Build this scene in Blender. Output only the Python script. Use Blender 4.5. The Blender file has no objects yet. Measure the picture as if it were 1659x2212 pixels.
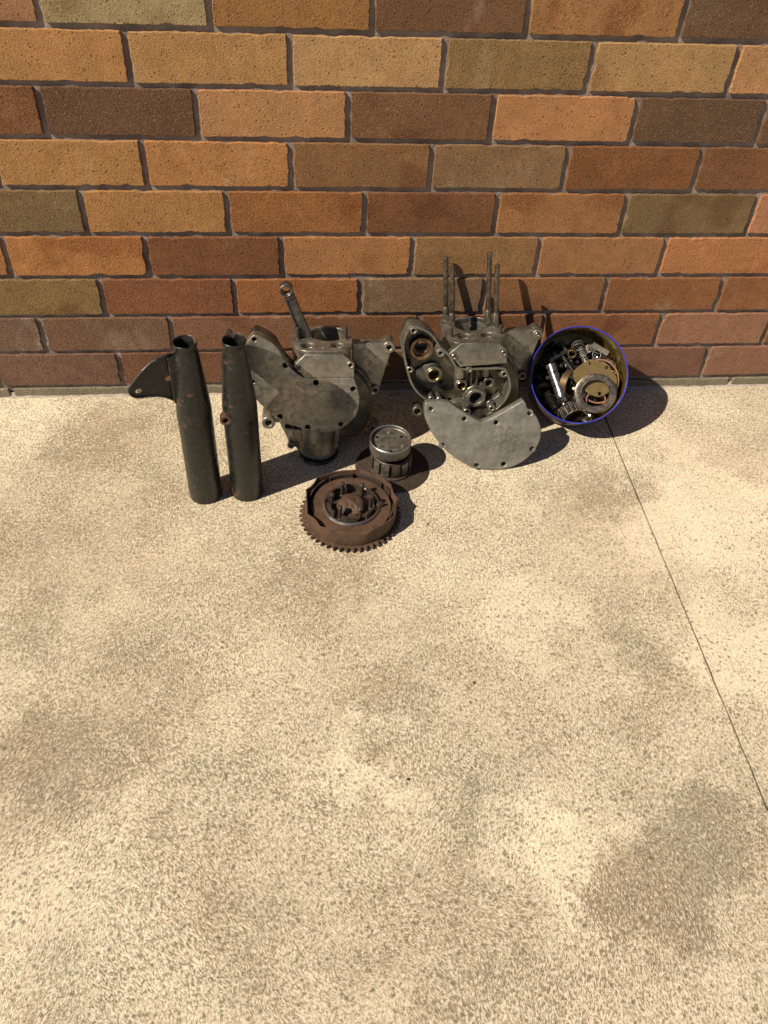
import bpy, bmesh, math, random
from mathutils import Vector, Matrix, noise as mnoise

# ------------------------------------------------------------------ camera, sky, sun, exposure
SC = bpy.context.scene
COL = SC.collection
CAM_LOC = (-0.1358, -1.4286, 1.1152)
CAM_ROT = ((0.994936, 0.029563, -0.096066), (-0.088063, 0.71712, -0.691363), (0.048452, 0.696322, 0.716092))
camd = bpy.data.cameras.new('camera')
camd.sensor_fit = 'VERTICAL'; camd.sensor_height = 36.0; camd.lens = 1853.0 / 2212.0 * 36.0
camd.clip_start = 0.02; camd.clip_end = 300.0
cam = bpy.data.objects.new('camera', camd); COL.objects.link(cam)
cam.matrix_world = Matrix.Translation(CAM_LOC) @ Matrix(CAM_ROT).to_4x4()
SC.camera = cam
SUN_EL, SUN_AZ = math.radians(43.0), math.radians(26.0)   # light travels +x and towards the wall (+y)
SUN_DIR = Vector((math.cos(SUN_AZ) * math.cos(SUN_EL), math.sin(SUN_AZ) * math.cos(SUN_EL), -math.sin(SUN_EL)))
world = bpy.data.worlds.new('World'); SC.world = world; world.use_nodes = True
wn = world.node_tree; wn.nodes.clear()
sky = wn.nodes.new('ShaderNodeTexSky'); sky.sky_type = 'NISHITA'; sky.sun_disc = False
sky.sun_elevation = SUN_EL; sky.sun_rotation = math.atan2(-SUN_DIR.x, -SUN_DIR.y)
sky.air_density = 0.6; sky.dust_density = 0.4
bg = wn.nodes.new('ShaderNodeBackground'); bg.inputs['Strength'].default_value = 0.05
wo = wn.nodes.new('ShaderNodeOutputWorld')
wn.links.new(sky.outputs['Color'], bg.inputs['Color']); wn.links.new(bg.outputs['Background'], wo.inputs['Surface'])
sund = bpy.data.lights.new('sun', 'SUN'); sund.energy = 5.0; sund.angle = math.radians(0.5); sund.color = (1.0, 0.90, 0.74)
sun = bpy.data.objects.new('sun', sund); COL.objects.link(sun)
sun.rotation_euler = SUN_DIR.to_track_quat('-Z', 'Y').to_euler(); sun.location = (-2, -1, 2)
SC.view_settings.view_transform = 'Standard'; SC.view_settings.look = 'None'
SC.view_settings.exposure = 0.66; SC.view_settings.gamma = 1.0; SC.view_settings.use_curve_mapping = False
SC.render.engine = 'CYCLES'; SC.cycles.max_bounces = 6

# ------------------------------------------------------------------ measured outlines (metres, in each thing's own frame)
A_COVER = [(-0.1163, 0.2651), (-0.1104, 0.2701), (-0.1038, 0.2689), (-0.0914, 0.263), (-0.0783, 0.2538), (-0.0701, 0.2446), (-0.063, 0.2297), (-0.0548, 0.2156), (-0.0453, 0.2041), (-0.0355, 0.1954), (-0.0251, 0.1899), (0.003, 0.1889), (0.0383, 0.1883), (0.0613, 0.1881), (0.0649, 0.1764), (0.069, 0.1646), (0.0719, 0.1468), (0.0709, 0.1308), (0.0656, 0.1127), (0.0548, 0.0986), (0.0402, 0.0876), (0.0237, 0.0807), (0.0072, 0.0794), (-0.0092, 0.0825), (-0.031, 0.0882), (-0.0525, 0.0969), (-0.0701, 0.1075), (-0.0875, 0.121), (-0.1011, 0.1342), (-0.1111, 0.1463), (-0.1215, 0.1641), (-0.1259, 0.1987), (-0.1265, 0.2268), (-0.1255, 0.2434), (-0.1236, 0.2543)]
A_HOLES = [(-0.11, 0.2623, 0.004), (-0.0592, 0.2138, 0.0048), (-0.0059, 0.1796, 0.0051), (0.0606, 0.1658, 0.0052), (-0.0721, 0.1132, 0.005), (-0.0224, 0.0904, 0.0051), (0.0384, 0.0953, 0.0046), (-0.1164, 0.1833, 0.0038)]
A_LOWHOLE = [(0.0064, 0.0596, 0.0049)]
A_TAP = [(-0.0445, 0.2126), (-0.0241, 0.2335), (0.0435, 0.2327), (0.062, 0.214), (0.0623, 0.1885), (-0.0251, 0.1893)]
A_TAPH = [(-0.0359, 0.2097, 0.0035), (0.0554, 0.2131, 0.0053)]
A_DECKZ = 0.2366
A_DECK = [(-0.0485, 0.0759), (-0.0465, 0.0948), (-0.0391, 0.1091), (-0.0106, 0.1124), (0.0172, 0.1152), (0.0524, 0.1144), (0.0589, 0.0996), (0.06, 0.0732), (0.0621, 0.0545), (0.0603, 0.0272), (0.0524, 0.0087), (0.0352, -0.0021), (0.0038, -0.003), (-0.0239, -0.0005), (-0.0367, 0.0121), (-0.044, 0.0345), (-0.0477, 0.0573)]
A_MOUTH = [(-0.0133, 0.0751), (0.0538, 0.0748), (0.0207, 0.1087), (0.0197, 0.0427)]
A_TAPPETHOLES = [(-0.0313, 0.0225), (-0.0055, 0.0218), (0.0223, 0.0228), (0.0453, 0.0222), (0.0065, 0.0083)]
A_SHORTSTUD = [(-0.0353, 0.0524), (0.0501, 0.0525)]
A_SUMP = [[-0.0387, 0.02, 0.0531], [0.0353, 0.02, 0.0513], [-0.0391, 0.02, 0.001], [0.0334, 0.02, -0.001], [-0.0032, 0.02, -0.019]]
A_PLATE = [(0.0649, 0.2184), (0.074, 0.2183), (0.1312, 0.2176), (0.1349, 0.2195), (0.1433, 0.2175), (0.1436, 0.2077), (0.1357, 0.1959), (0.1187, 0.1332), (0.1161, 0.1249), (0.1086, 0.1167), (0.0999, 0.1231), (0.0806, 0.1462), (0.0654, 0.1566)]
A_BOSS = [(0.1319, 0.2109, 0.0111), (0.108, 0.1264, 0.0076), (0.106, 0.043, 0.0113), (-0.0946, 0.0775, 0.0126), (-0.0542, 0.0301, 0.0068)]
A_BORE = [(0.1319, 0.2109, 0.005), (0.108, 0.1264, 0.0044), (0.106, 0.043, 0.0055), (-0.0946, 0.0775, 0.0065), (-0.0542, 0.0301, 0.0036)]
A_DISC = [(0.0662, 0.1766), (0.0831, 0.1654), (0.0964, 0.1479), (0.1022, 0.1252), (0.1035, 0.1021), (0.0998, 0.0746), (0.0906, 0.051), (0.0754, 0.0316), (0.058, 0.0143), (0.0385, 0.0002), (0.0033, -0.0023), (-0.0354, 0.0077), (-0.058, 0.0282), (-0.0757, 0.0655), (-0.0817, 0.1036), (-0.0689, 0.1445), (-0.0314, 0.1721), (0.0238, 0.1832)]
A_SLOT = [(-0.0641, 0.0727), (-0.0603, 0.0747), (-0.0327, 0.0624), (-0.0348, 0.0539), (-0.0385, 0.0544), (-0.0634, 0.0663)]
A_LOWWEB = [(-0.0839, 0.0888), (-0.075, 0.0802), (-0.0596, 0.0416), (-0.0506, 0.0262), (-0.0355, 0.0236), (-0.0161, 0.0448), (-0.0269, 0.0665), (-0.0617, 0.0883)]
A_ROD = [[-0.0535, 0.0607, 0.3258], [-0.0532, 0.0607, 0.3365], [-0.0058, 0.0607, 0.2271], [-0.0261, 0.0607, 0.28], [-0.0456, 0.0607, 0.2755]]
B_OUT = [(-0.1246, 0.2458), (-0.1193, 0.2596), (-0.1133, 0.2713), (-0.1074, 0.2743), (-0.0979, 0.2721), (-0.0826, 0.2644), (-0.0701, 0.2537), (-0.0615, 0.2407), (-0.0547, 0.2287), (-0.0419, 0.2162), (-0.0319, 0.1995), (-0.0209, 0.1858), (0.0161, 0.1827), (0.0483, 0.181), (0.0584, 0.1791), (0.0656, 0.1752), (0.0723, 0.1605), (0.0761, 0.1426), (0.0747, 0.1272), (0.0672, 0.1098), (0.0554, 0.095), (0.0391, 0.0838), (0.0185, 0.0788), (0.0018, 0.0819), (-0.019, 0.0914), (-0.0437, 0.1039), (-0.0642, 0.1125), (-0.0844, 0.1245), (-0.1023, 0.1427), (-0.1139, 0.1646), (-0.1201, 0.192), (-0.1244, 0.2178), (-0.1262, 0.2346)]
B_EAR = [(-0.1048, 0.2646, 0.0069), (-0.0567, 0.2178, 0.0079), (-0.1133, 0.1898, 0.0063), (0.0408, 0.097, 0.0071), (-0.0066, 0.0932, 0.0079), (0.0619, 0.1662, 0.0069), (-0.0039, 0.1811, 0.006)]
B_EARH = [(-0.1048, 0.2646, 0.0031), (-0.0567, 0.2178, 0.0034), (-0.1137, 0.1898, 0.0032), (0.0408, 0.097, 0.0029), (-0.0066, 0.0932, 0.0041), (0.0619, 0.1662, 0.0031), (-0.0039, 0.1811, 0.0034)]
B_TAP = [(-0.0416, 0.2168), (-0.0195, 0.2348), (0.0477, 0.232), (0.0641, 0.2155), (0.0652, 0.1893), (-0.0216, 0.1892)]
B_TAPH = [(-0.0323, 0.2108, 0.0036), (0.0587, 0.2102, 0.004)]
B_DECKZ = 0.2312
B_DECK = [(-0.0411, 0.1078), (-0.0356, 0.1234), (-0.0225, 0.1263), (-0.0099, 0.1266), (0.0193, 0.1247), (0.0432, 0.1176), (0.0563, 0.0993), (0.0634, 0.0732), (0.0712, 0.0424), (0.0648, 0.0127), (0.0536, -0.0027), (0.0348, -0.0075), (0.0058, -0.0049), (-0.0226, 0.0021), (-0.0323, 0.009), (-0.0353, 0.0272), (-0.0385, 0.0641), (-0.0413, 0.086)]
B_MOUTH = [(-0.0171, 0.0893), (0.0516, 0.0756), (0.0221, 0.1173), (0.0102, 0.0518)]
B_TAPPETHOLES = [(-0.0193, 0.0307), (0.0058, 0.0258), (0.0234, 0.0295), (0.0483, 0.0246)]
B_STUDS = [(-0.0279, 0.1134, 0.122), (-0.0216, 0.0794, 0.1167), (0.047, 0.0819, 0.1345), (0.0577, 0.0636, 0.1173)]
B_SHORT = [(-0.0302, 0.0302, 0.0188), (0.0601, 0.028, 0.0169)]
B_BIGRING = [(-0.0884, 0.2202, 0.0216), (-0.0884, 0.2202, 0.0176), (-0.0884, 0.2212, 0.012)]
B_BUSH = [(-0.0675, 0.1705, 0.0154), (-0.0675, 0.1705, 0.0105), (-0.0153, 0.1416, 0.0115), (-0.0153, 0.1416, 0.0074), (0.0378, 0.1406, 0.0116), (0.0377, 0.1406, 0.0064), (0.011, 0.118, 0.0197), (0.011, 0.118, 0.012)]
B_HOLES2 = [(-0.0517, 0.1442, 0.0041), (-0.0341, 0.1053, 0.0042)]
B_WORM = [(-0.0082, 0.1127, 0.0068)]
B_POST = [(-0.0726, 0.1219, 0.0074), (-0.0582, 0.1195, 0.0066), (0.0389, 0.1018, 0.0088), (0.0615, 0.1636, 0.0102)]
B_BLOB = [(-0.0177, 0.1713, 0.0143), (0.0312, 0.1705, 0.0123)]
B_PLATE = [(0.0729, 0.2092), (0.0851, 0.2143), (0.1351, 0.214), (0.1413, 0.2146), (0.1519, 0.2116), (0.1538, 0.1983), (0.1458, 0.1924), (0.1343, 0.1554), (0.1273, 0.1264), (0.1184, 0.1121), (0.1062, 0.1201), (0.088, 0.1457), (0.0748, 0.1559)]
B_BOSS = [(0.1411, 0.2062, 0.0101), (0.1156, 0.1233, 0.0078), (-0.0953, 0.08, 0.0106)]
B_BORE = [(0.1411, 0.2062, 0.0038), (0.1156, 0.1233, 0.0043), (-0.0953, 0.08, 0.0063)]
B_DISC = [(0.0792, 0.1777), (0.0947, 0.1586), (0.1041, 0.1375), (0.1083, 0.1166), (0.1085, 0.091), (0.1011, 0.0632), (0.0869, 0.0404), (0.0547, 0.0214), (0.0109, 0.023), (-0.0328, 0.0514), (-0.0542, 0.096), (-0.0434, 0.1456), (-0.0123, 0.1765), (0.0392, 0.192)]
L_OUT = [(-0.1183, 0.1333), (-0.1129, 0.139), (-0.0965, 0.1395), (-0.0764, 0.1391), (-0.0671, 0.135), (-0.0555, 0.1259), (-0.0345, 0.1125), (-0.0155, 0.102), (-0.0031, 0.1007), (0.0266, 0.1159), (0.0667, 0.1399), (0.0719, 0.134), (0.0751, 0.1251), (0.0862, 0.1169), (0.0954, 0.1061), (0.1032, 0.0889), (0.1061, 0.0716), (0.1033, 0.0542), (0.0934, 0.0347), (0.0778, 0.0196), (0.0597, 0.009), (0.0348, 0.0025), (0.0053, 0.0028), (-0.0203, 0.0084), (-0.0417, 0.0183), (-0.0633, 0.0331), (-0.0827, 0.0521), (-0.0979, 0.0718), (-0.1105, 0.0934), (-0.1176, 0.1124)]
L_HOLES = [(-0.107, 0.1268, 0.004), (-0.0433, 0.1061, 0.0041), (0.0176, 0.0975, 0.0043), (0.0806, 0.1149, 0.0045), (-0.0828, 0.0547, 0.0045), (0.0916, 0.0431, 0.0044), (-0.0142, 0.0113, 0.0046), (0.0382, 0.0133, 0.0046)]
T_MAT = [[0.9798, 0.13637, -0.14624], [-0.19996, 0.66822, -0.71658], [0.0, 0.73135, 0.682]]
T_O = [0.405, -0.13, 0.134]
T_SHAFT = [(-0.0497, 0.0137, -0.03), (-0.0201, -0.0523, -0.03)]
T_ROD = [(-0.0355, 0.0655, -0.05), (-0.0211, 0.0489, -0.05), (-0.0308, 0.0421, -0.05), (-0.0029, 0.0097, -0.05)]
T_BUSH = [(-0.0122, 0.0472, -0.045), (-0.0082, 0.0381, -0.045)]
T_CAGE = [(-0.0018, 0.063, -0.045), (-0.0057, -0.0676, -0.045), (0.0215, 0.0593, -0.045), (0.0328, -0.0711, -0.045)]
T_SPRING = [(0.002, 0.0601, -0.045), (0.0152, 0.0358, -0.045)]
T_CLIP = [(0.0355, 0.0483, -0.04)]
T_STRIP = [(0.0241, 0.0691, -0.045), (0.0582, 0.0537, -0.045)]
T_RING = [(0.0652, 0.0355, -0.045)]
T_GASKET = [(0.0512, -0.0033, -0.018), (0.0875, 0.0006, -0.018)]
T_GAUZE = [(-0.0066, 0.0125, -0.014), (0.0188, 0.0336, -0.014), (0.0339, 0.0322, -0.014), (0.0509, 0.0299, -0.014), (0.0661, 0.0129, -0.014), (0.0748, 0.0026, -0.014), (0.0753, -0.0161, -0.014), (0.0642, -0.0248, -0.014), (0.0461, -0.0361, -0.014), (0.0328, -0.0347, -0.014), (0.017, -0.028, -0.014), (0.0007, -0.0166, -0.014), (-0.0094, -0.0027, -0.014)]
T_GAUZEH = [(0.0197, 0.0262, -0.014), (0.0523, 0.0217, -0.014), (0.0453, -0.0296, -0.014)]
T_BEAR = [(0.0362, -0.0295, -0.006), (0.0765, -0.0251, -0.006), (0.06, -0.0269, -0.006), (0.0407, -0.0654, -0.006), (0.0397, -0.0581, -0.006)]
T_CUP = [(-0.0139, -0.0141, -0.035)]
T_DARK = [(-0.0491, -0.0432, -0.05), (-0.0338, -0.0588, -0.05), (-0.0663, -0.0278, -0.05), (-0.0709, 0.0101, -0.05), (-0.0405, 0.0439, -0.05)]
STAINS = [(-0.4917, -0.1091, 0.13, 0.45), (-0.3216, -0.2715, 0.13, 0.3), (-0.5754, -0.3768, 0.13, 0.3), (-0.1781, -0.4997, 0.12, 0.25), (-0.586, -0.5562, 0.1, 0.45), (-0.4856, -0.8105, 0.1, 0.6), (-0.3872, -0.6714, 0.12, 0.3), (-0.2549, -0.8597, 0.08, 0.35), (-0.1, -0.4831, 0.1, 0.25), (0.0103, -0.7821, 0.09, 0.35), (0.0739, -0.9472, 0.09, 0.35), (0.3289, -0.9959, 0.1, 0.6), (0.4229, -0.3126, 0.09, 0.45), (0.4295, -0.7086, 0.1, 0.5), (0.0384, -1.1367, 0.1, 0.35), (-0.2238, -1.0764, 0.1, 0.25), (0.2586, -1.0624, 0.06, 0.4), (0.0338, -0.0219, 0.12, 0.4), (0.4199, -0.9768, 0.08, 0.4), (0.6086, -0.405, 0.16, -0.8), (0.5406, -0.6972, 0.12, -0.6), (0.1811, -0.9797, 0.07, -0.4), (-0.0557, -0.8445, 0.06, -0.5), (-0.6847, -0.061, 0.1, -0.3), (0.2368, -0.5985, 0.08, -0.4), (0.1821, -1.0792, 0.05, -0.5), (-0.4857, -1.0038, 0.08, -0.3)]
PEB_WHITE = [0.1145, -0.1887]
PEB_BROWN = [0.0903, -0.3856]
PEB_FLAKE = [0.1198, -0.721]
PEB_BLACK = [0.002, -0.8718]
PEB_BIT = [0.0225, -0.0068]
FR_A = ([-0.097, -0.227, 0.0], [[1.0, 0.0, 0.0], [0.0, 0.978148, 0.207912], [0.0, -0.207912, 0.978148]])
FR_B = ([0.195, -0.197, 0.0], [[0.997564, 0.0, -0.069756], [0.014503, 0.978148, 0.207405], [0.068232, -0.207912, 0.975765]])
FR_L = ([0.215, -0.251, 0.0], [[1.0, 0.0, 0.0], [0.0, 0.93358, 0.358368], [0.0, -0.358368, 0.93358]])
JOINT_Z = [0.6854, 0.6035, 0.5225, 0.4382, 0.3541, 0.2698, 0.1889, 0.1074, 0.0252]
PERP = {1: [-0.4944, -0.249, -0.007, 0.231, 0.4768], 2: [-0.3776, -0.1318, 0.1079, 0.3466, 0.5845], 3: [-0.523, -0.2827, -0.041, 0.1973, 0.4395, 0.6628], 4: [-0.3771, -0.1353, 0.1021, 0.3383, 0.5764], 5: [-0.4916, -0.2481, -0.0085, 0.2275, 0.4643, 0.7089], 6: [-0.6401, -0.3969, -0.1577, 0.0818, 0.3197, 0.561], 7: [-0.4894, -0.2481, -0.0117, 0.2271, 0.4675, 0.7043], 8: [-0.6159, -0.3739, -0.1285, 0.1073, 0.358, 0.5996, 0.8342], 9: [-0.4837, -0.2387, 0.0013, 0.2413, 0.4813, 0.7263], 10: [-0.467, -0.227, 0.013, 0.253, 0.553, 0.802]}


# ------------------------------------------------------------------ node helper
class NT:
    def __init__(s, name):
        s.m = bpy.data.materials.new(name); s.m.use_nodes = True
        s.t = s.m.node_tree; s.t.nodes.clear()
        s.out = s.t.nodes.new('ShaderNodeOutputMaterial')
        s.b = s.t.nodes.new('ShaderNodeBsdfPrincipled'); s.t.links.new(s.b.outputs[0], s.out.inputs['Surface'])
    def new(s, ty, **kw):
        n = s.t.nodes.new('ShaderNode' + ty)
        for k, v in kw.items(): setattr(n, k, v)
        return n
    def put(s, sock, v):
        if v is None: return
        if isinstance(v, bpy.types.NodeSocket): s.t.links.new(v, sock)
        elif isinstance(v, (tuple, list)):
            v = tuple(v)
            if sock.type == 'RGBA' and len(v) == 3: v = v + (1.0,)
            sock.default_value = v
        else: sock.default_value = v
    def coord(s, kind='Object'): return s.new('TexCoord').outputs[kind]
    def map(s, vec, scale=(1, 1, 1), rot=(0, 0, 0), loc=(0, 0, 0)):
        n = s.new('Mapping'); s.put(n.inputs['Vector'], vec); s.put(n.inputs['Location'], loc)
        s.put(n.inputs['Rotation'], rot); s.put(n.inputs['Scale'], scale); return n.outputs[0]
    def noise(s, vec, scale, detail=3.0, rough=0.5, dist=0.0, col=False):
        n = s.new('TexNoise'); s.put(n.inputs['Vector'], vec)
        s.put(n.inputs['Scale'], scale); s.put(n.inputs['Detail'], detail); s.put(n.inputs['Roughness'], rough); s.put(n.inputs['Distortion'], dist)
        return n.outputs['Color' if col else 0]
    def voro(s, vec, scale, feature='F1', rnd=1.0):
        n = s.new('TexVoronoi', feature=feature); s.put(n.inputs['Vector'], vec); s.put(n.inputs['Scale'], scale)
        s.put(n.inputs['Randomness'], rnd); return n
    def math(s, op, a, b=None, c=None, clamp=False):
        n = s.new('Math', operation=op); n.use_clamp = clamp
        s.put(n.inputs[0], a); s.put(n.inputs[1], b)
        if c is not None: s.put(n.inputs[2], c)
        return n.outputs[0]
    def vmath(s, op, a, b=None, out=0):
        n = s.new('VectorMath', operation=op); s.put(n.inputs[0], a); s.put(n.inputs[1], b); return n.outputs[out]
    def ramp(s, v, lo, hi, a=0.0, b=1.0):
        n = s.new('MapRange'); n.interpolation_type = 'SMOOTHSTEP'
        s.put(n.inputs[0], v); s.put(n.inputs[1], lo); s.put(n.inputs[2], hi); s.put(n.inputs[3], a); s.put(n.inputs[4], b); return n.outputs[0]
    def mix(s, f, a, b, blend='MIX'):
        n = s.new('Mix', data_type='RGBA', blend_type=blend); s.put(n.inputs[0], f); s.put(n.inputs[6], a); s.put(n.inputs[7], b); return n.outputs[2]
    def mixf(s, f, a, b):
        n = s.new('Mix', data_type='FLOAT'); s.put(n.inputs[0], f); s.put(n.inputs[2], a); s.put(n.inputs[3], b); return n.outputs[0]
    def bump(s, h, dist=0.001, strength=1.0, normal=None):
        n = s.new('Bump'); s.put(n.inputs['Height'], h); s.put(n.inputs['Distance'], dist); s.put(n.inputs['Strength'], strength)
        if normal is not None: s.put(n.inputs['Normal'], normal)
        return n.outputs[0]
    def set(s, **kw):
        al = dict(color='Base Color', rough='Roughness', metal='Metallic', normal='Normal', spec='Specular IOR Level', coat='Coat Weight', coat_rough='Coat Roughness')
        for k, v in kw.items(): s.put(s.b.inputs[al[k]], v)
        return s.m

# ------------------------------------------------------------------ materials
def mat_concrete():
    n = NT('brushed_concrete'); co = n.coord()
    pa = n.noise(co, 2.3, 2, .5); pb = n.noise(n.map(co, loc=(7.3, 2.1, 0)), 1.9, 2, .5)
    warp = n.vmath('ADD', co, n.vmath('SCALE', n.vmath('SUBTRACT', n.noise(co, 3.0, 2, .5, col=True), (.5, .5, .5))))
    warp.node.inputs  # swirl the broom strokes a little
    sc = [x for x in n.t.nodes if x.type == 'VECT_MATH' and x.operation == 'SCALE'][0]; sc.inputs['Scale'].default_value = 0.10
    def streak(deg, off):
        v = n.map(warp, rot=(0, 0, math.radians(deg)), loc=(off, off * .7, 0))
        return n.noise(n.map(v, scale=(1, .30, 1)), 680, 3, .76, .3)
    s1, s2, s3 = streak(-38, 0), streak(28, 3), streak(-8, 5)
    st = n.mixf(n.ramp(pa, .42, .52), s1, s2); st = n.mixf(n.ramp(pb, .5, .58), st, s3)
    grain = n.noise(co, 820, 2, .75)
    mott = n.noise(co, 210, 4, .75)
    h = n.math('ADD', n.math('MULTIPLY', st, .56), n.math('ADD', n.math('MULTIPLY', grain, .22), n.math('MULTIPLY', mott, .22)))
    # stains with their own outlines
    wv = n.vmath('ADD', co, n.vmath('MULTIPLY', n.vmath('SUBTRACT', n.noise(co, 8, 6, .7, col=True), (.5, .5, .5)), (.42, .42, 0)))
    stain = n.math('MULTIPLY', n.math('SUBTRACT', n.noise(co, 6.5, 8, .76), .5), .95)
    for (x, y, r, w) in STAINS:
        d = n.vmath('DISTANCE', wv, (x, y, 0.0), out=1)
        stain = n.math('ADD', stain, n.ramp(d, r * .1, r * 1.5, w * .62, 0.0))
    stain = n.math('MULTIPLY', stain, n.math('MULTIPLY_ADD', n.noise(co, 46, 6, .8), 3.0, -.45))
    stain = n.math('MINIMUM', n.math('MAXIMUM', stain, -.32), .34)
    lev = n.math('ADD', n.math('SUBTRACT', h, .494), n.math('MULTIPLY', stain, -.125))
    f = n.ramp(lev, -.066, .060)
    brown = n.mix(n.ramp(n.noise(n.map(co, loc=(1, 9, 0)), 6, 3), .4, .65), (.205, .152, .096), (.180, .148, .098))
    cream = n.mix(n.ramp(n.noise(n.map(co, loc=(4, 3, 0)), 3.5, 3), .35, .65), (.66, .56, .41), (.70, .61, .45))
    col = n.mix(f, brown, cream)
    col = n.mix(n.ramp(stain, .1, 1.0, 0, .10), col, (.20, .16, .115))
    # dark lichen specks
    for sc_, th, seed, rr in ((84, .22, 0.0, .20), (140, .10, 4.2, .26), (110, .20, 9.1, .22)):
        vv = n.voro(n.vmath('ADD', n.map(co, loc=(seed, seed, 0)), n.vmath('MULTIPLY', n.noise(co, 260, 2, col=True), (.004, .004, 0))), sc_)
        rnd = n.new('SeparateColor'); n.put(rnd.inputs[0], vv.outputs['Color'])
        dens = n.math('ADD', n.math('MULTIPLY', n.noise(n.map(co, loc=(2, 5, 0)), 5, 3), .9), n.math('MULTIPLY', n.ramp(n.vmath('DOT_PRODUCT', co, (-.28, 1.0, 0), out=1), -.95, -.25), -.50))
        dens = n.math('SUBTRACT', dens, th - .22)
        keep = n.ramp(n.math('SUBTRACT', dens, rnd.outputs[0]), -.08, .04)
        rad = n.math('MULTIPLY_ADD', rnd.outputs[1], rr * .8, rr * .55)
        dot = n.math('MULTIPLY', n.ramp(n.math('DIVIDE', vv.outputs['Distance'], rad), .45, 1.35, 1.0, 0.0), keep)
        dcol = n.mix(rnd.outputs[2], (.150, .120, .075), (.105, .100, .070))
        col = n.mix(n.math('MULTIPLY', dot, .74), col, dcol)
    col = n.mix(n.ramp(grain, .58, .72, 0, .45), col, (.78, .70, .55))
    return n.set(color=col, rough=.93, spec=.15, normal=n.bump(h, .0028, .9))

def mat_brick():
    n = NT('wirecut_brick'); oi = n.new('ObjectInfo'); co = n.coord()
    v = n.vmath('ADD', co, n.vmath('SCALE', (13.7, 7.1, 3.3)))
    sc = v.node.inputs[1].links[0].from_node; n.put(sc.inputs['Scale'], n.math('MULTIPLY', oi.outputs['Random'], 9.0))
    base = oi.outputs['Color']
    big = n.noise(v, 14, 3, .55); mid = n.noise(v, 60, 3, .6)
    col = n.mix(n.ramp(big, .35, .65, .0, .75), base, n.mix(1.0, base, (1.26, 1.25, 1.25), 'MULTIPLY'))
    blot = n.math('MULTIPLY', n.ramp(n.noise(n.map(v, loc=(5, 1, 2)), 11, 2, .5), .53, .68), n.ramp(oi.outputs['Random'], .30, .75, 0.0, .75))
    col = n.mix(blot, col, n.mix(1.0, base, (.66, .50, .40), 'MULTIPLY'))
    pale = n.math('MULTIPLY', n.ramp(n.noise(n.map(v, loc=(2, 8, 4), scale=(1, 1, .45)), 16, 3, .55), .56, .74), n.ramp(oi.outputs['Random'], .5, .1, 0.0, .42))
    col = n.mix(pale, col, (.36, .29, .21))
    col = n.mix(n.ramp(mid, .3, .7, .35, 0.0), col, n.mix(1.0, base, (.62, .58, .55), 'MULTIPLY'))
    g1 = n.noise(v, 560, 2, .7); g2 = n.noise(n.map(v, loc=(3, 3, 3)), 330, 3, .75)
    col = n.mix(n.ramp(g2, .53, .64, 0, .72), col, n.mix(1.0, base, (.36, .33, .30), 'MULTIPLY'))
    col = n.mix(n.ramp(g1, .585, .68, 0, .62), col, n.mix(.5, n.mix(1.0, base, (1.7, 1.8, 1.9), 'MULTIPLY'), (.50, .40, .27)))
    pit = n.voro(v, 150); pm = n.new('SeparateColor'); n.put(pm.inputs[0], pit.outputs['Color'])
    hole = n.math('MULTIPLY', n.ramp(pit.outputs['Distance'], .12, .30, 1.0, 0.0), n.ramp(pm.outputs[0], .70, .78))
    col = n.mix(n.math('MULTIPLY', hole, .7), col, (.06, .04, .025))
    h = n.math('ADD', n.math('MULTIPLY', g1, .5), n.math('MULTIPLY', g2, .75)); h = n.math('SUBTRACT', h, n.math('MULTIPLY', hole, .5))
    h = n.math('ADD', h, n.math('MULTIPLY', n.noise(v, 32, 2, .5), .25))
    return n.set(color=col, rough=.9, spec=.2, normal=n.bump(h, .0017, 1.0))

def mat_mortar():
    n = NT('grey_mortar'); co = n.coord()
    g = n.noise(co, 330, 3, .7); b = n.noise(co, 18, 4, .6)
    col = n.mix(n.ramp(b, .3, .7), (.135, .105, .088), (.27, .218, .185))
    col = n.mix(n.ramp(g, .55, .72, 0, .5), col, (.16, .125, .11))
    h = n.math('ADD', n.math('MULTIPLY', g, .6), n.noise(co, 70, 3, .6))
    return n.set(color=col, rough=.95, spec=.1, normal=n.bump(h, .0022, .9))

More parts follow.
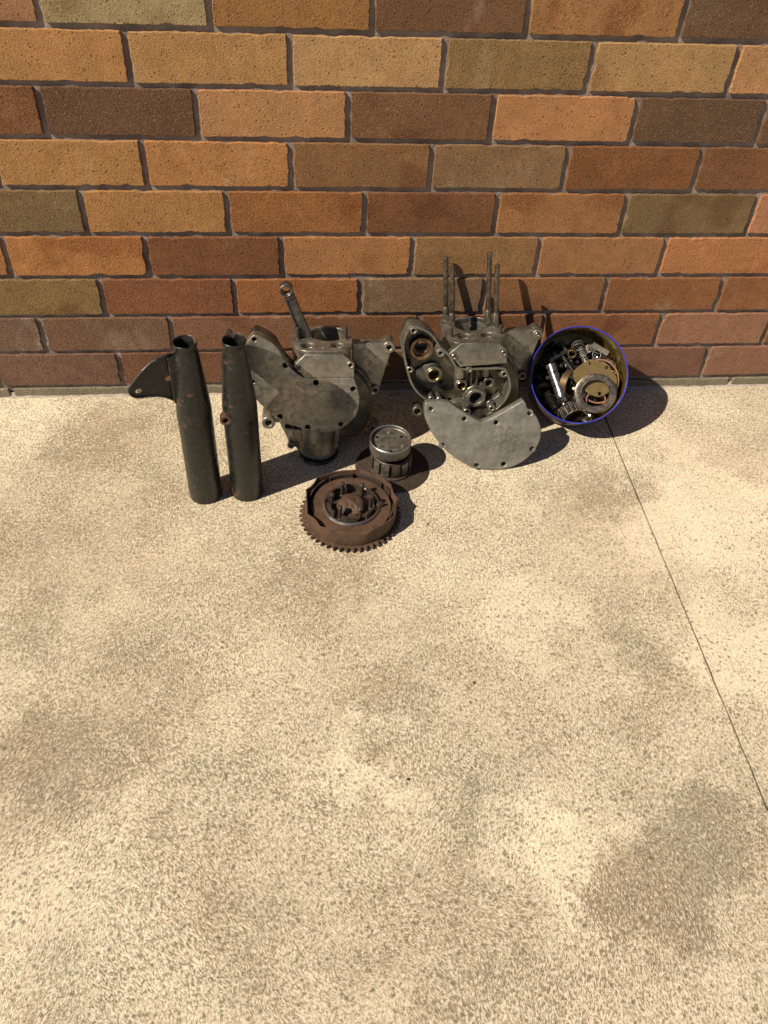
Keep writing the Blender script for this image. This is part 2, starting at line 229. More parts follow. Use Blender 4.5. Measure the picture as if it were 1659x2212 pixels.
def mat_alloy(name, lo, hi, dirt, metal=.85, rough=.42, pit=None, dirt_amt=.55):
    """cast alloy: mottled grey, oily brown dirt, small scratches; pit = (centre, radius) of a corroded patch"""
    n = NT(name); co = n.coord()
    a = n.noise(co, 30, 7, .74); b = n.noise(n.map(co, loc=(3, 1, 2)), 95, 6, .78); c = n.noise(co, 520, 2, .65)
    col = n.mix(n.ramp(a, .38, .62), lo, hi)
    dm = n.math('MULTIPLY', n.ramp(n.math('ADD', n.math('MULTIPLY', a, .4), n.math('MULTIPLY', b, .6)), .47, .66), dirt_amt)
    col = n.mix(dm, col, dirt)
    sv = n.noise(n.map(co, scale=(1, 1, .05), rot=(.3, .9, .5)), 420, 2, .5)
    col = n.mix(n.ramp(sv, .64, .74, 0, .35), col, tuple(min(1, x * 1.45) for x in hi))
    rg = n.mixf(dm, n.ramp(b, .3, .7, rough - .1, rough + .1), .75)
    col = n.mix(n.ramp(n.noise(n.map(co, loc=(6, 2, 1)), 300, 3, .7), .60, .70, 0, .55), col, tuple(x * .7 for x in dirt))
    h = n.math('ADD', n.math('MULTIPLY', c, .34), n.math('MULTIPLY', b, .42))
    if pit:
        pm = n.ramp(n.vmath('DISTANCE', n.vmath('ADD', co, n.vmath('MULTIPLY', n.vmath('SUBTRACT', n.noise(co, 60, 3, col=True), (.5, .5, .5)), (.03, 0, .03))), pit[0], out=1), pit[1] * .5, pit[1], 1.0, 0.0)
        pn = n.noise(co, 110, 7, .8, .6)
        h = n.math('ADD', h, n.math('MULTIPLY', n.math('MULTIPLY', n.ramp(pn, .38, .58), 1.2), pm))
        col = n.mix(n.math('MULTIPLY', pm, n.ramp(pn, .40, .56, .55, 0.0)), col, (.075, .058, .04))
        rg = n.mixf(pm, rg, .68)
    return n.set(color=col, rough=rg, metal=n.mixf(dm, metal, metal * .4), normal=n.bump(h, .0007, .7))

def mat_steel(name, col0, col1, rust=(.13, .055, .03), rust_amt=.3, metal=.85, rough=.38, bump=.0005, scale=40):
    n = NT(name); co = n.coord()
    a = n.noise(co, scale, 5, .65); b = n.noise(n.map(co, loc=(2, 2, 2)), scale * 3.2, 3, .6)
    col = n.mix(n.ramp(b, .3, .7), col0, col1)
    rm = n.math('MULTIPLY', n.ramp(a, .52, .66), rust_amt)
    col = n.mix(rm, col, rust)
    rg = n.mixf(rm, n.ramp(b, .25, .75, rough - .08, rough + .1), .8)
    return n.set(color=col, rough=rg, metal=n.mixf(rm, metal, .1), normal=n.bump(n.math('ADD', a, n.math('MULTIPLY', b, .6)), bump, .7))

def mat_black_paint():
    n = NT('worn_black_paint'); co = n.coord()
    a = n.noise(co, 26, 5, .66); b = n.noise(n.map(co, loc=(5, 0, 0)), 95, 4, .7); l = n.noise(n.map(co, scale=(1, 1, .16)), 120, 4, .6)
    col = n.mix(n.ramp(b, .3, .7), (.0075, .0082, .0072), (.0150, .0158, .0135))
    col = n.mix(n.ramp(l, .60, .74, 0, .45), col, (.045, .047, .043))
    rm = n.ramp(a, .585, .67); col = n.mix(n.math('MULTIPLY', rm, .85), col, n.mix(n.ramp(b, .4, .6), (.105, .042, .020), (.06, .03, .018)))
    fleck = n.ramp(n.noise(n.map(co, loc=(1, 1, 1)), 260, 2, .6), .69, .75)
    col = n.mix(n.math('MULTIPLY', fleck, .6), col, (.26, .25, .22))
    h = n.math('ADD', n.math('SUBTRACT', n.math('MULTIPLY', b, .6), n.math('MULTIPLY', rm, .5)), n.math('MULTIPLY', n.noise(co, 14, 3, .6), 1.6))
    return n.set(color=col, rough=n.mixf(rm, n.ramp(b, .3, .7, .24, .42), .85), metal=0.0, spec=.42, normal=n.bump(h, .0012, .7))

def mat_rust(name='rust_brown_steel', a0=(.054, .028, .016), a1=(.100, .056, .034), metal=.25, rough=.62):
    n = NT(name); co = n.coord()
    a = n.noise(co, 30, 5, .66); b = n.noise(n.map(co, loc=(4, 4, 1)), 170, 3, .65)
    col = n.mix(n.ramp(a, .3, .7), a0, a1)
    col = n.mix(n.ramp(b, .55, .72, 0, .5), col, (.115, .05, .026))
    col = n.mix(n.ramp(n.noise(n.map(co, loc=(9, 1, 1)), 60, 4, .6), .58, .7, 0, .6), col, (.028, .020, .016))
    return n.set(color=col, rough=n.ramp(b, .3, .7, rough - .14, rough + .14), metal=metal, normal=n.bump(n.math('ADD', n.math('MULTIPLY', b, .6), a), .0007, .7))

def mat_simple(name, col, col2=None, rough=.4, metal=1.0, scale=60, bump=.0002, spec=.5):
    n = NT(name); co = n.coord(); a = n.noise(co, scale, 4, .62)
    c = n.mix(n.ramp(a, .32, .68), col, col2 or tuple(x * .6 for x in col))
    return n.set(color=c, rough=n.ramp(a, .3, .7, max(.05, rough - .08), rough + .1), metal=metal, spec=spec, normal=n.bump(n.noise(co, scale * 5, 3), bump, .6))

def mat_gauze():
    n = NT('brass_gauze'); co = n.coord(); s = 2 * math.pi / .0026
    def wave(v): return n.math('SINE', n.math('MULTIPLY', n.vmath('DOT_PRODUCT', co, v, out=1), s))
    w = n.math('MULTIPLY', n.math('ADD', n.math('MULTIPLY', wave((.8, .6, 0)), wave((-.6, .8, 0))), 1.0), .5)
    a = n.noise(co, 60, 3)
    col = n.mix(n.ramp(w, .3, .7), (.075, .05, .02), n.mix(n.ramp(a, .35, .65), (.30, .215, .085), (.22, .16, .07)))
    return n.set(color=col, rough=.45, metal=.7, normal=n.bump(w, .0009, .9))

M = dict(
    concrete=mat_concrete(), brick=mat_brick(), mortar=mat_mortar(),
    alloy=mat_alloy('dull_cast_alloy', (.200, .182, .146), (.335, .312, .258), (.080, .062, .040), pit=((.050, -.01, .150), .045)),
    alloy_b=mat_alloy('grey_cast_alloy', (.152, .141, .114), (.265, .248, .208), (.050, .039, .026), dirt_amt=.62),
    alloy_l=mat_alloy('pale_cast_alloy', (.168, .157, .130), (.280, .264, .224), (.080, .064, .044), pit=((.045, 0, .062), .045), dirt_amt=.6, metal=.6, rough=.5),
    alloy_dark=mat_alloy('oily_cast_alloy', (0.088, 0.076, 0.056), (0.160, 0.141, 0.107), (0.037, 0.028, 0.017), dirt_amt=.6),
    bright=mat_steel('machined_bright_steel', (.42, .41, .38), (.60, .58, .54), rust_amt=.12, rough=.25),
    steel=mat_steel('grey_steel', (.15, .132, .112), (.25, .225, .195), rust_amt=.4, rough=.36),
    studsteel=mat_steel('oiled_stud_steel', (.085, .068, .052), (.17, .14, .108), rust=(.10, .055, .03), rust_amt=.5, rough=.36),
    dark=mat_steel('dark_oily_steel', (.05, .046, .042), (.11, .10, .09), rust=(.07, .045, .03), rust_amt=.4, rough=.30),
    rod=mat_steel('dark_forged_steel', (.075, .07, .06), (.14, .128, .11), rust=(.09, .06, .04), rust_amt=.4, rough=.42),
    paint=mat_black_paint(), rust=mat_rust(), rust_dark=mat_rust('dark_brown_steel', (.040, .028, .021), (.075, .054, .041), metal=.4, rough=.5),
    brass=mat_simple('brass', (.40, .28, .125), (.24, .17, .08), .36), bronze=mat_simple('dark_bronze', (.24, .155, .085), (.11, .075, .045), .42, metal=.8),
    copper=mat_simple('copper', (.62, .30, .19), (.46, .22, .14), .35, metal=.8), gauze=mat_gauze(),
    gold=mat_simple('gold_lacquer', (.30, .215, .065), (.19, .135, .045), .28, metal=.8), blue=mat_simple('blue_enamel', (.024, .034, .44), (.018, .023, .30), .34, metal=0.0, scale=25),
    tinout=mat_simple('brown_tin_print', (.14, .09, .06), (.075, .05, .04), .42, metal=.2), chrome=mat_simple('polished_steel', (.50, .48, .44), (.34, .32, .29), .36), cupsteel=mat_steel('brown_stained_steel', (.085, .074, .060), (.15, .134, .112), rust=(.06, .04, .028), rust_amt=.5, metal=.6, rough=.46),
    blackoil=mat_simple('black_oil_steel', (.022, .021, .02), (.045, .042, .038), .28, metal=.6),
    darkchrome=mat_steel('oily_chrome', (.16, .155, .15), (.30, .29, .28), rust=(.05, .04, .03), rust_amt=.4, metal=.9, rough=.24), smear=mat_simple('pale_mortar_smear', (.36, .305, .25), (.26, .215, .175), .95, metal=0.0, scale=120, bump=.0012),
    stone=mat_simple('pale_grit', (.62, .56, .45), (.5, .45, .36), .9, metal=0.0, scale=300), chip=mat_simple('brown_chip', (.13, .07, .035), (.07, .04, .025), .85, metal=0.0, scale=300),
)

# ------------------------------------------------------------------ mesh helpers
def finish(me, sharp=35):
    for p in me.polygons: p.use_smooth = True
    me.set_sharp_from_angle(angle=math.radians(sharp)); return me
def to_mesh(bm, name='m', sharp=35):
    bmesh.ops.recalc_face_normals(bm, faces=bm.faces)
    me = bpy.data.meshes.new(name); bm.to_mesh(me); bm.free(); return finish(me, sharp)
def add(bm, me, mat=None):
    n0 = len(bm.verts); bm.from_mesh(me)
    if mat is not None:
        bm.verts.ensure_lookup_table()
        bmesh.ops.transform(bm, matrix=mat, verts=bm.verts[n0:])
def join(meshes, sharp=35):
    bm = bmesh.new()
    for m in meshes:
        if isinstance(m, tuple): add(bm, m[0], m[1])
        else: add(bm, m)
    return to_mesh(bm, sharp=sharp)
def T3(x=0, y=0, z=0): return Matrix.Translation((x, y, z))
def RX(d): return Matrix.Rotation(math.radians(d), 4, 'X')
def RY(d): return Matrix.Rotation(math.radians(d), 4, 'Y')
def RZ(d): return Matrix.Rotation(math.radians(d), 4, 'Z')
def along(p0, p1):
    p0, p1 = Vector(p0), Vector(p1)
    return T3(*p0) @ (p1 - p0).to_track_quat('Z', 'Y').to_matrix().to_4x4()
YAX = RX(-90)     # a lathe's +z becomes +y (into the engine)
def lathe(prof, seg=32, closed=False, a0=0.0, a1=2 * math.pi, rfun=None, sharp=35):
    """prof: (r, z) points swept round z; a closed profile makes a ring"""
    bm = bmesh.new(); full = abs(a1 - a0 - 2 * math.pi) < 1e-6; cnt = seg if full else seg + 1; rows = []
    for r, z in prof:
        if r < 1e-7 and full: rows.append([bm.verts.new((0, 0, z))]); continue
        row = []
        for i in range(cnt):
            t = a0 + (a1 - a0) * i / seg; k = rfun(t, z) if rfun else 1.0
            row.append(bm.verts.new((r * k * math.cos(t), r * k * math.sin(t), z)))
        rows.append(row)
    pairs = list(zip(rows, rows[1:])) + ([(rows[-1], rows[0])] if closed else [])
    for A_, B_ in pairs:
        for i in range(seg):
            j = (i + 1) % cnt if full else i + 1
            q = [A_[i % len(A_)], A_[j % len(A_)], B_[j % len(B_)], B_[i % len(B_)]]
            u = []
            for v_ in q:
                if v_ not in u: u.append(v_)
            if len(u) > 2:
                try: bm.faces.new(u)
                except ValueError: pass
    if not full and closed:
        for k in (0, -1):
            try: bm.faces.new([r[k] for r in rows])
            except ValueError: pass
    return to_mesh(bm, sharp=sharp)
def cyl(r, z0, z1, bev=.0004, seg=24, r2=None):
    r2 = r if r2 is None else r2; b = min(bev, r * .4, r2 * .4, abs(z1 - z0) * .4)
    return lathe([(0, z0), (r - b, z0), (r, z0 + b), (r2, z1 - b), (r2 - b, z1), (0, z1)], seg)
def ring(ro, ri, z0, z1, bev=.0004, seg=32):
    b = min(bev, (ro - ri) * .35, abs(z1 - z0) * .35)
    return lathe([(ri + b, z0), (ro - b, z0), (ro, z0 + b), (ro, z1 - b), (ro - b, z1), (ri + b, z1), (ri, z1 - b), (ri, z0 + b)], seg, closed=True)
def hexnut(r, z0, z1, hole=0.0):
    return cyl(r, z0, z1, .0005, 6)
def tube(pts, r, seg=8, closed=False):
    bm = bmesh.new(); pts = [Vector(p) for p in pts]; N = len(pts); rows = []; up = Vector((0, 0, 1)); prev = None
    for i, p in enumerate(pts):
        a = pts[(i - 1) % N] if (closed or i) else p; b = pts[(i + 1) % N] if (closed or i < N - 1) else p
        d = (b - a).normalized()
        if prev is None: prev = d.orthogonal().normalized()
        u = (prev - d * prev.dot(d)).normalized(); prev = u; w = d.cross(u)
        rows.append([bm.verts.new(p + r * (math.cos(2 * math.pi * k / seg) * u + math.sin(2 * math.pi * k / seg) * w)) for k in range(seg)])
    for i in range(N if closed else N - 1):
        A_, B_ = rows[i], rows[(i + 1) % N]
        for k in range(seg): bm.faces.new((A_[k], A_[(k + 1) % seg], B_[(k + 1) % seg], B_[k]))
    if not closed: bm.faces.new(rows[0]); bm.faces.new(rows[-1])
    return to_mesh(bm, sharp=50)
def helix(r, pitch, turns, wire, seg=14):
    return tube([(r * math.cos(2 * math.pi * i / seg), r * math.sin(2 * math.pi * i / seg), pitch * i / seg) for i in range(int(turns * seg) + 1)], wire, 6)
def smooth_loop(pts, sub=4, sharp=50):
    """round a traced outline, keeping its real corners"""
    P = [Vector(p) for p in pts]; N = len(P); out = []
    def corner(i):
        a = (P[i] - P[i - 1]).normalized(); b = (P[(i + 1) % N] - P[i]).normalized()
        return a.dot(b) < math.cos(math.radians(sharp))
    for i in range(N):
        p1, p2 = P[i], P[(i + 1) % N]
        p0 = P[i - 1] if not corner(i) else p1 + (p1 - p2) * .5
        p3 = P[(i + 2) % N] if not corner((i + 1) % N) else p2 + (p2 - p1) * .5
        for k in range(sub):
            t = k / sub
            out.append(.5 * ((2 * p1) + (p2 - p0) * t + (2 * p0 - 5 * p1 + 4 * p2 - p3) * t * t + (3 * p1 - p0 - 3 * p2 + p3) * t ** 3))
    return [(v.x, v.y) for v in out]
def circle(cx, cy, r, n=20, ry=None): return [(cx + r * math.cos(2 * math.pi * i / n), cy + (ry or r) * math.sin(2 * math.pi * i / n)) for i in range(n)]
def flat(outline, holes, z0, z1, bev=.0006, res=2, sharp=35):
    """plate in xy between z0 and z1, with holes and rounded edges"""
    cu = bpy.data.curves.new('c', 'CURVE'); cu.dimensions = '2D'; cu.fill_mode = 'BOTH'
    for loop in [outline] + list(holes):
        sp = cu.splines.new('POLY'); sp.points.add(len(loop) - 1); sp.use_cyclic_u = True
        for p, q in zip(sp.points, loop): p.co = (q[0], q[1], 0, 1)
    th = abs(z1 - z0); bev = min(bev, th * .45)
    cu.bevel_depth = bev; cu.bevel_resolution = res; cu.extrude = th / 2 - bev; cu.offset = -bev
    ob = bpy.data.objects.new('c', cu); COL.objects.link(ob)
    dg = bpy.context.evaluated_depsgraph_get(); me = bpy.data.meshes.new_from_object(ob.evaluated_get(dg))
    bpy.data.objects.remove(ob); bpy.data.curves.remove(cu)
    me.transform(T3(0, 0, (z0 + z1) / 2)); bm = bmesh.new(); bm.from_mesh(me); bpy.data.meshes.remove(me)
    bmesh.ops.remove_doubles(bm, verts=bm.verts, dist=1e-6)
    return to_mesh(bm, sharp=sharp)
def plate(outline, holes, y0, y1, bev=.0006, res=2, sharp=35):
    """the same upright: outline in (x, z), from depth y0 (front) to y1"""
    me = flat(outline, holes, -y1, -y0, bev, res, sharp); me.transform(RX(90)); return me
def inset(loop, d):
    P = [Vector(p) for p in loop]; N = len(P); ar = sum(P[i].x * P[(i + 1) % N].y - P[(i + 1) % N].x * P[i].y for i in range(N)); s = 1 if ar > 0 else -1
    out = []
    for i in range(N):
        t = (P[(i + 1) % N] - P[i - 1]).normalized(); out.append((P[i].x - s * t.y * d, P[i].y + s * t.x * d))
    return out
def box(x0, x1, y0, y1, z0, z1, bev=.0005):
    bm = bmesh.new(); bmesh.ops.create_cube(bm, size=1)
    for v in bm.verts: v.co = ((x0 + x1) / 2 + v.co.x * (x1 - x0), (y0 + y1) / 2 + v.co.y * (y1 - y0), (z0 + z1) / 2 + v.co.z * (z1 - z0))
    if bev: bmesh.ops.bevel(bm, geom=bm.edges, offset=bev, segments=1, affect='EDGES')
    return to_mesh(bm)
def rough_up(me, amt, scale, seed=0.0):
    for v in me.vertices:
        v.co += Vector(mnoise.noise_vector(v.co * scale + Vector((seed, seed, seed)))) * amt
    return me

# ------------------------------------------------------------------ object helpers
def obj(name, me, mat, parent=None, mtx=None):
    o = bpy.data.objects.new(name, me); COL.objects.link(o)
    if mat is not None and not me.materials: me.materials.append(mat)
    if parent is not None: o.parent = parent
    if mtx is not None: o.matrix_local = mtx
    return o
def tag(o, label, cat, group=None):
    o['label'] = label; o['category'] = cat
    if group: o['group'] = group
    return o
def thing(name, label, cat, mtx=None, group=None):
    o = bpy.data.objects.new(name, None); COL.objects.link(o); o.empty_display_size = .05
    if mtx is not None: o.matrix_world = mtx
    return tag(o, label, cat, group)
def frame(f): return Matrix.Translation(f[0]) @ Matrix(f[1]).to_4x4()

# ------------------------------------------------------------------ ground: two slabs with an open joint between them
def ground_sheet(name, x0, x1, y0, y1, z, mat, parent=None):
    bm = bmesh.new(); nx = [x0, x1]; 
    v = [bm.verts.new(p) for p in ((x0, y0, z), (x1, y0, z), (x1, y1, z), (x0, y1, z))]; bm.faces.new(v)
    return to_mesh(bm, name)
CRACK = .4975
def slab(x0, x1, edge):
    """a cast slab 60 mm thick whose jointed edge wanders a little"""
    rng = random.Random(4); bm = bmesh.new(); ys = [-40.0, -6.0, -2.2] + [-2.0 + i * .02 for i in range(103)]
    top, bot = [], []
    for y in ys:
        j = .0016 * mnoise.noise(Vector((y * 22, edge, 0))) + .0005 * mnoise.noise(Vector((y * 90, edge * 3, 0)))
        a, b = (x0, x1 + j) if edge > 0 else (x0 + j, x1)
        top.append((bm.verts.new((a, y, 0)), bm.verts.new((b, y, 0)))); bot.append((bm.verts.new((a, y, -.06)), bm.verts.new((b, y, -.06))))
    for i in range(len(ys) - 1):
        bm.faces.new((top[i][0], top[i][1], top[i + 1][1], top[i + 1][0]))
        for k in (0, 1): bm.faces.new((top[i][k], bot[i][k], bot[i + 1][k], top[i + 1][k]))
    return to_mesh(bm, sharp=20)
for x0, x1, e in ((-40.0, CRACK - .0021, 1), (CRACK + .0021, 40.0, -1)):
    o = obj('concrete_slab', slab(x0, x1, e), M['concrete']); o['kind'] = 'structure'
o = obj('ground', ground_sheet('g', -120, 120, -120, 3, -.055, None), M['chip']); o['kind'] = 'structure'

# ------------------------------------------------------------------ brick wall
wall = thing('brick_wall', 'tan and brown brick wall with recessed grey mortar joints behind the engine parts', 'wall', T3(0, 0, 0))
def mortar_mesh():
    bm = bmesh.new(); nx, nz = 200, 84; x0, x1, z0, z1 = -1.62, 1.86, -.05, 1.32
    g = [[bm.verts.new((x0 + (x1 - x0) * i / nx, (.0052 + .0014 * mnoise.noise(Vector((i * .9, k * 1.1, 0)))), z0 + (z1 - z0) * k / nz)) for i in range(nx + 1)] for k in range(nz + 1)]
    for k in range(nz):
        for i in range(nx): bm.faces.new((g[k][i], g[k][i + 1], g[k + 1][i + 1], g[k + 1][i]))
    back = [bm.verts.new(p) for p in ((x0, .11, z0), (x1, .11, z0), (x1, .11, z1), (x0, .11, z1))]; bm.faces.new(back)
    bm.faces.new(g[-1] + [back[2], back[3]]); bm.faces.new([r[0] for r in g] + [back[3], back[0]]); bm.faces.new([r[-1] for r in g] + [back[2], back[1]])
    return to_mesh(bm)
obj('mortar', mortar_mesh(), M['mortar'], wall)
def base_fillet():
    bm = bmesh.new(); n_ = 420; rows = []
    for k in range(5):
        row = []
        for i in range(n_ + 1):
            x = -1.6 + 3.44 * i / n_; s = .5 + .5 * mnoise.noise(Vector((x * 9, 0, 2))) + .35 * mnoise.noise(Vector((x * 60, 1, 2)))
            d = .004 + .007 * max(0, s); t = k / 4; q = .0012 * mnoise.noise(Vector((x * 110, k * 1.7, 5)))
            row.append(bm.verts.new((x, -d * (1 - t) ** 1.6 + q * (1 - t) + .003, (.0105 + .004 * s) * t ** 1.3 - .001 + q * .5)))
        rows.append(row)
    for A_, B_ in zip(rows, rows[1:]):
        for i in range(n_): bm.faces.new((A_[i], A_[i + 1], B_[i + 1], B_[i]))
    return to_mesh(bm, sharp=60)
obj('mortar_smear', base_fillet(), M['smear'], wall)
def brick_mesh(w, h, seed):
    """brick face with chipped, uneven arrises, 100 mm deep"""
    rng = random.Random(seed); st = .0065
    def edge(a, b, n): return [(a[0] + (b[0] - a[0]) * i / n, a[1] + (b[1] - a[1]) * i / n) for i in range(n)]
    nx, nz = max(3, int(w / st)), max(3, int(h / st)); c = .0009
    per = edge((-w/2 + c, -h/2), (w/2 - c, -h/2), nx) + edge((w/2, -h/2 + c), (w/2, h/2 - c), nz) + edge((w/2 - c, h/2), (-w/2 + c, h/2), nx) + edge((-w/2, h/2 - c), (-w/2, -h/2 + c), nz)
    bm = bmesh.new(); rings = []; chip = [0.0] * len(per)
    for _ in range(rng.randint(3, 8)):
        k = rng.randrange(len(per)); a = rng.uniform(.0008, .0032)
        for d in (-1, 0, 1): chip[(k + d) % len(per)] += a * (1 if d == 0 else .45)
    jit = [(rng.uniform(-.0008, .0008), rng.uniform(0, .0003)) for _ in per]
    for ins, y in ((0.0, .10), (0.0, .0011), (.0009, .0), (.0060, .0), (.016, .0)):
        row = []
        for (x, z), (j, k), ch in zip(per, jit, chip):
            f = ins + (j + ch if y < .01 else 0) * (1 if ins < .004 else .4)
            sx, sz = (w/2 - f) / (w/2), (h/2 - f) / (h/2)
            row.append(bm.verts.new((x * sx, y + (k + ch * .7 if .0 < y < .01 else 0), z * sz)))
        rings.append(row)
    for A_, B_ in zip(rings, rings[1:]):
        for i in range(len(per)): bm.faces.new((A_[i], A_[(i + 1) % len(per)], B_[(i + 1) % len(per)], B_[i]))
    bm.faces.new(rings[-1])
    return to_mesh(bm, sharp=28)
def lin(c): return tuple(((v / 255) / 12.92 if v / 255 <= .04045 else ((v / 255 + .055) / 1.055) ** 2.4) for v in c)
BC = {1: [(150,105,65),(152,128,85),(142,94,46),(108,70,42),(148,97,52),(98,68,42)],
      2: [(165,115,60),(162,117,63),(170,128,75),(130,96,54),(162,122,70),(170,120,70)],
      3: [(116,66,36),(97,64,40),(165,115,65),(112,72,42),(166,112,62),(96,67,43),(100,70,45)],
      4: [(165,115,58),(165,110,55),(126,84,47),(125,90,55),(120,68,36),(116,69,40)],
      5: [(116,88,52),(160,110,55),(140,80,40),(112,64,36),(146,92,50),(116,88,53),(165,110,70)],
      6: [(160,105,55),(165,105,52),(117,64,36),(156,101,53),(136,94,52),(146,96,54),(165,105,58)],
      7: [(125,94,52),(125,69,41),(146,81,43),(120,87,57),(132,82,47),(130,76,43),(131,74,42)],
      8: [(112,82,62),(112,78,53),(126,80,54),(116,70,42),(116,66,40),(132,78,48),(144,98,68),(135,96,61)],
      9: [(112,78,58),(111,67,44),(115,70,45),(110,80,55),(105,70,48),(118,78,57),(135,89,63)],
      10: [(126,110,92)] * 7}
brng = random.Random(11)
POOL = [c for v in list(BC.values())[:9] for c in v]
joints = {k: (JOINT_Z[k-1] if k <= 9 else None) for k in range(1, 10)}
vari = {}
def lay(x0, x1, z0, z1, colour, course):
    w, h = x1 - x0 - .0100, z1 - z0 - .0098
    if w < .02: return
    key = (round(w / .002), round(h / .002), brng.randrange(3))
    if key not in vari: vari[key] = brick_mesh(w, h, len(vari)); vari[key].materials.append(M['brick'])
    o = bpy.data.objects.new('brick', vari[key]); COL.objects.link(o); o.parent = wall
    o.location = ((x0 + x1) / 2, brng.uniform(-.0006, .0006), (z0 + z1) / 2); o.rotation_euler = (0, brng.uniform(-.002, .002), 0)
    c = lin(colour); k = BRICK_GAIN
    gg = 1.04 + .22 * min(1, max(0, (.68 - colour[1] / colour[0]) / .14))
    if colour[0] < 150: gg += .05
    kb = 1.0 + .5 * min(1, max(0, (1 - colour[2] / colour[0]) * 2.0 - .35))
    o.color = (c[0] * k * .95, c[1] * k * gg, c[2] * k * kb, 1)
BRICK_GAIN = .86
for course in range(-6, 11):
    if course >= 2 and course <= 9: z1, z0 = JOINT_Z[course - 2], JOINT_Z[course - 1]
    elif course == 10: z1, z0 = JOINT_Z[8], JOINT_Z[8] - .083
    else: z0 = JOINT_Z[0] + (1 - course) * .0825; z1 = z0 + .0825
    xs = list(PERP[course]) if course in PERP else [(-.49 if course % 2 else -.375) + brng.uniform(-.01, .01) + .24 * i for i in range(5)]
    cols = list(BC[course]) if course in BC else [brng.choice(POOL) for _ in range(6)]
    while len(cols) < len(xs) + 1: cols.append(brng.choice(POOL))
    pad = (lambda: (126, 110, 92)) if course == 10 else (lambda: brng.choice(POOL))
    while xs[0] > -1.38: xs.insert(0, xs[0] - .24); cols.insert(0, pad())
    while xs[-1] < 1.62: xs.append(xs[-1] + .24); cols.append(pad())
    for i in range(len(xs) - 1): lay(xs[i], xs[i + 1], z0, z1, cols[i + 1], course)

# ------------------------------------------------------------------ fork covers (tall black tapered tubes)
def fork_tube():
    prof = [(.0255, 0), (.0285, .0005), (.0292, .002), (.0292, .200), (.0286, .210), (.0192, .312), (.0180, .3165), (.0180, .3250), (.0192, .3270), (.0192, .3305), (.0180, .3318), (.0165, .330), (.0165, .318), (.0270, .205), (.0272, .003), (.0262, .0015)]
    return lathe(prof, 48, closed=True, sharp=50)
EAR = [(-0.0175, 0.3121), (-0.0279, 0.3138), (-0.0484, 0.3085), (-0.0661, 0.2985), (-0.082, 0.2839), (-0.094, 0.2703), (-0.0973, 0.2627), (-0.094, 0.2533), (-0.0847, 0.2472), (-0.0689, 0.2447), (-0.0522, 0.2401), (-0.0372, 0.2309), (-0.0261, 0.2188), (-0.027, 0.2031)]
EAR_BACK = [(-0.0175, 0.312), (-0.03, 0.311), (-0.052, 0.303), (-0.071, 0.29), (-0.088, 0.27), (-0.101, 0.25), (-0.1045, 0.2385), (-0.101, 0.23), (-0.091, 0.2265), (-0.074, 0.2285), (-0.056, 0.2285), (-0.04, 0.2235), (-0.03, 0.2145), (-0.0265, 0.203)]
def ear_mesh(EAR, h1, h2):
    o2 = smooth_loop(EAR, 4)
    body = plate(o2, [circle(*h1, .0050, 16), circle(*h2, .0056, 16)], -.0012, .0012, .0005)
    rim = tube([(x, -.0016, z) for x, z in o2[4:-8]], .0021, 8)
    fold = box(-.031, -.0185, -.0075, -.0012, .222, .310, .001)
    return join([body, rim, fold])
f1 = thing('fork_cover', 'black tapered steel tube with a rounded mounting ear on its left side, standing upright', 'fork cover', T3(-.308, -.292, 0), 'black tapered tubes')
obj('tube', fork_tube(), M['paint'], f1)
obj('mounting_ear', ear_mesh(EAR, (-.0825, .2580), (-.0330, .2680)), M['paint'], f1, RZ(22) @ T3(0, .004, 0))
f2 = thing('fork_cover', 'black tapered steel tube with a small rusty ring lug, standing nearest the left engine case', 'fork cover', T3(-.233, -.288, 0) @ RZ(3), 'black tapered tubes')
obj('tube', fork_tube(), M['paint'], f2, RZ(140))
obj('mounting_ear', ear_mesh(EAR_BACK, (-.0885, .2385), (-.0345, .2625)), M['paint'], f2, RZ(-80) @ T3(0, .004, .012))
obj('ring_lug', join([(ring(.0098, .0050, -.004, .010), YAX), (box(.004, .016, -.003, .0085, -.004, .004), T3())]), M['rust'], f2, T3(-.024, -.022, .190))

# ------------------------------------------------------------------ engine cases
def boss(cx, cz, ro, ri, y0, y1, seg=28):
    me = ring(ro, ri, y0, y1, .0005, seg); me.transform(T3(cx, 0, cz) @ YAX); return me
def deck_parts(parent, deckpts, deckz, mouth, tapholes, mat, neck_bottom):
    L_ = smooth_loop(deckpts, 3)
    mcx = (mouth[0][0] + mouth[1][0]) / 2; mcy = (mouth[2][1] + mouth[3][1]) / 2; mr = (mouth[1][0] - mouth[0][0]) / 2; mry = (mouth[2][1] - mouth[3][1]) / 2
    hl = [circle(mcx, mcy, mr, 40, mry)]; th = []
    for a, b in zip(tapholes[0:4:2], tapholes[1:4:2]):
        th.append(circle((a[0] + b[0]) / 2, (a[1] + b[1]) / 2, (b[0] - a[0]) / 2, 24))
    if len(tapholes) > 4: th.append(circle(tapholes[4][0], tapholes[4][1], .0017, 10))
    obj('cylinder_deck', flat(L_, hl + th, deckz - .009, deckz, .0009), mat, parent)
    neck = flat(inset(L_, .0022), [circle(mcx, mcy, mr * 1.01, 40, mry * 1.01)] + [circle((a[0] + b[0]) / 2, (a[1] + b[1]) / 2, (b[0] - a[0]) / 2 * .98, 24) for a, b in zip(tapholes[0:4:2], tapholes[1:4:2])], neck_bottom, deckz - .0085, .0006)
    obj('cylinder_neck', neck, mat, parent)
    return mcx, mcy, mr
def upright(f):
    """local rotation that stands a part of a leaning case upright again"""
    return Matrix(f[1]).to_4x4().inverted()

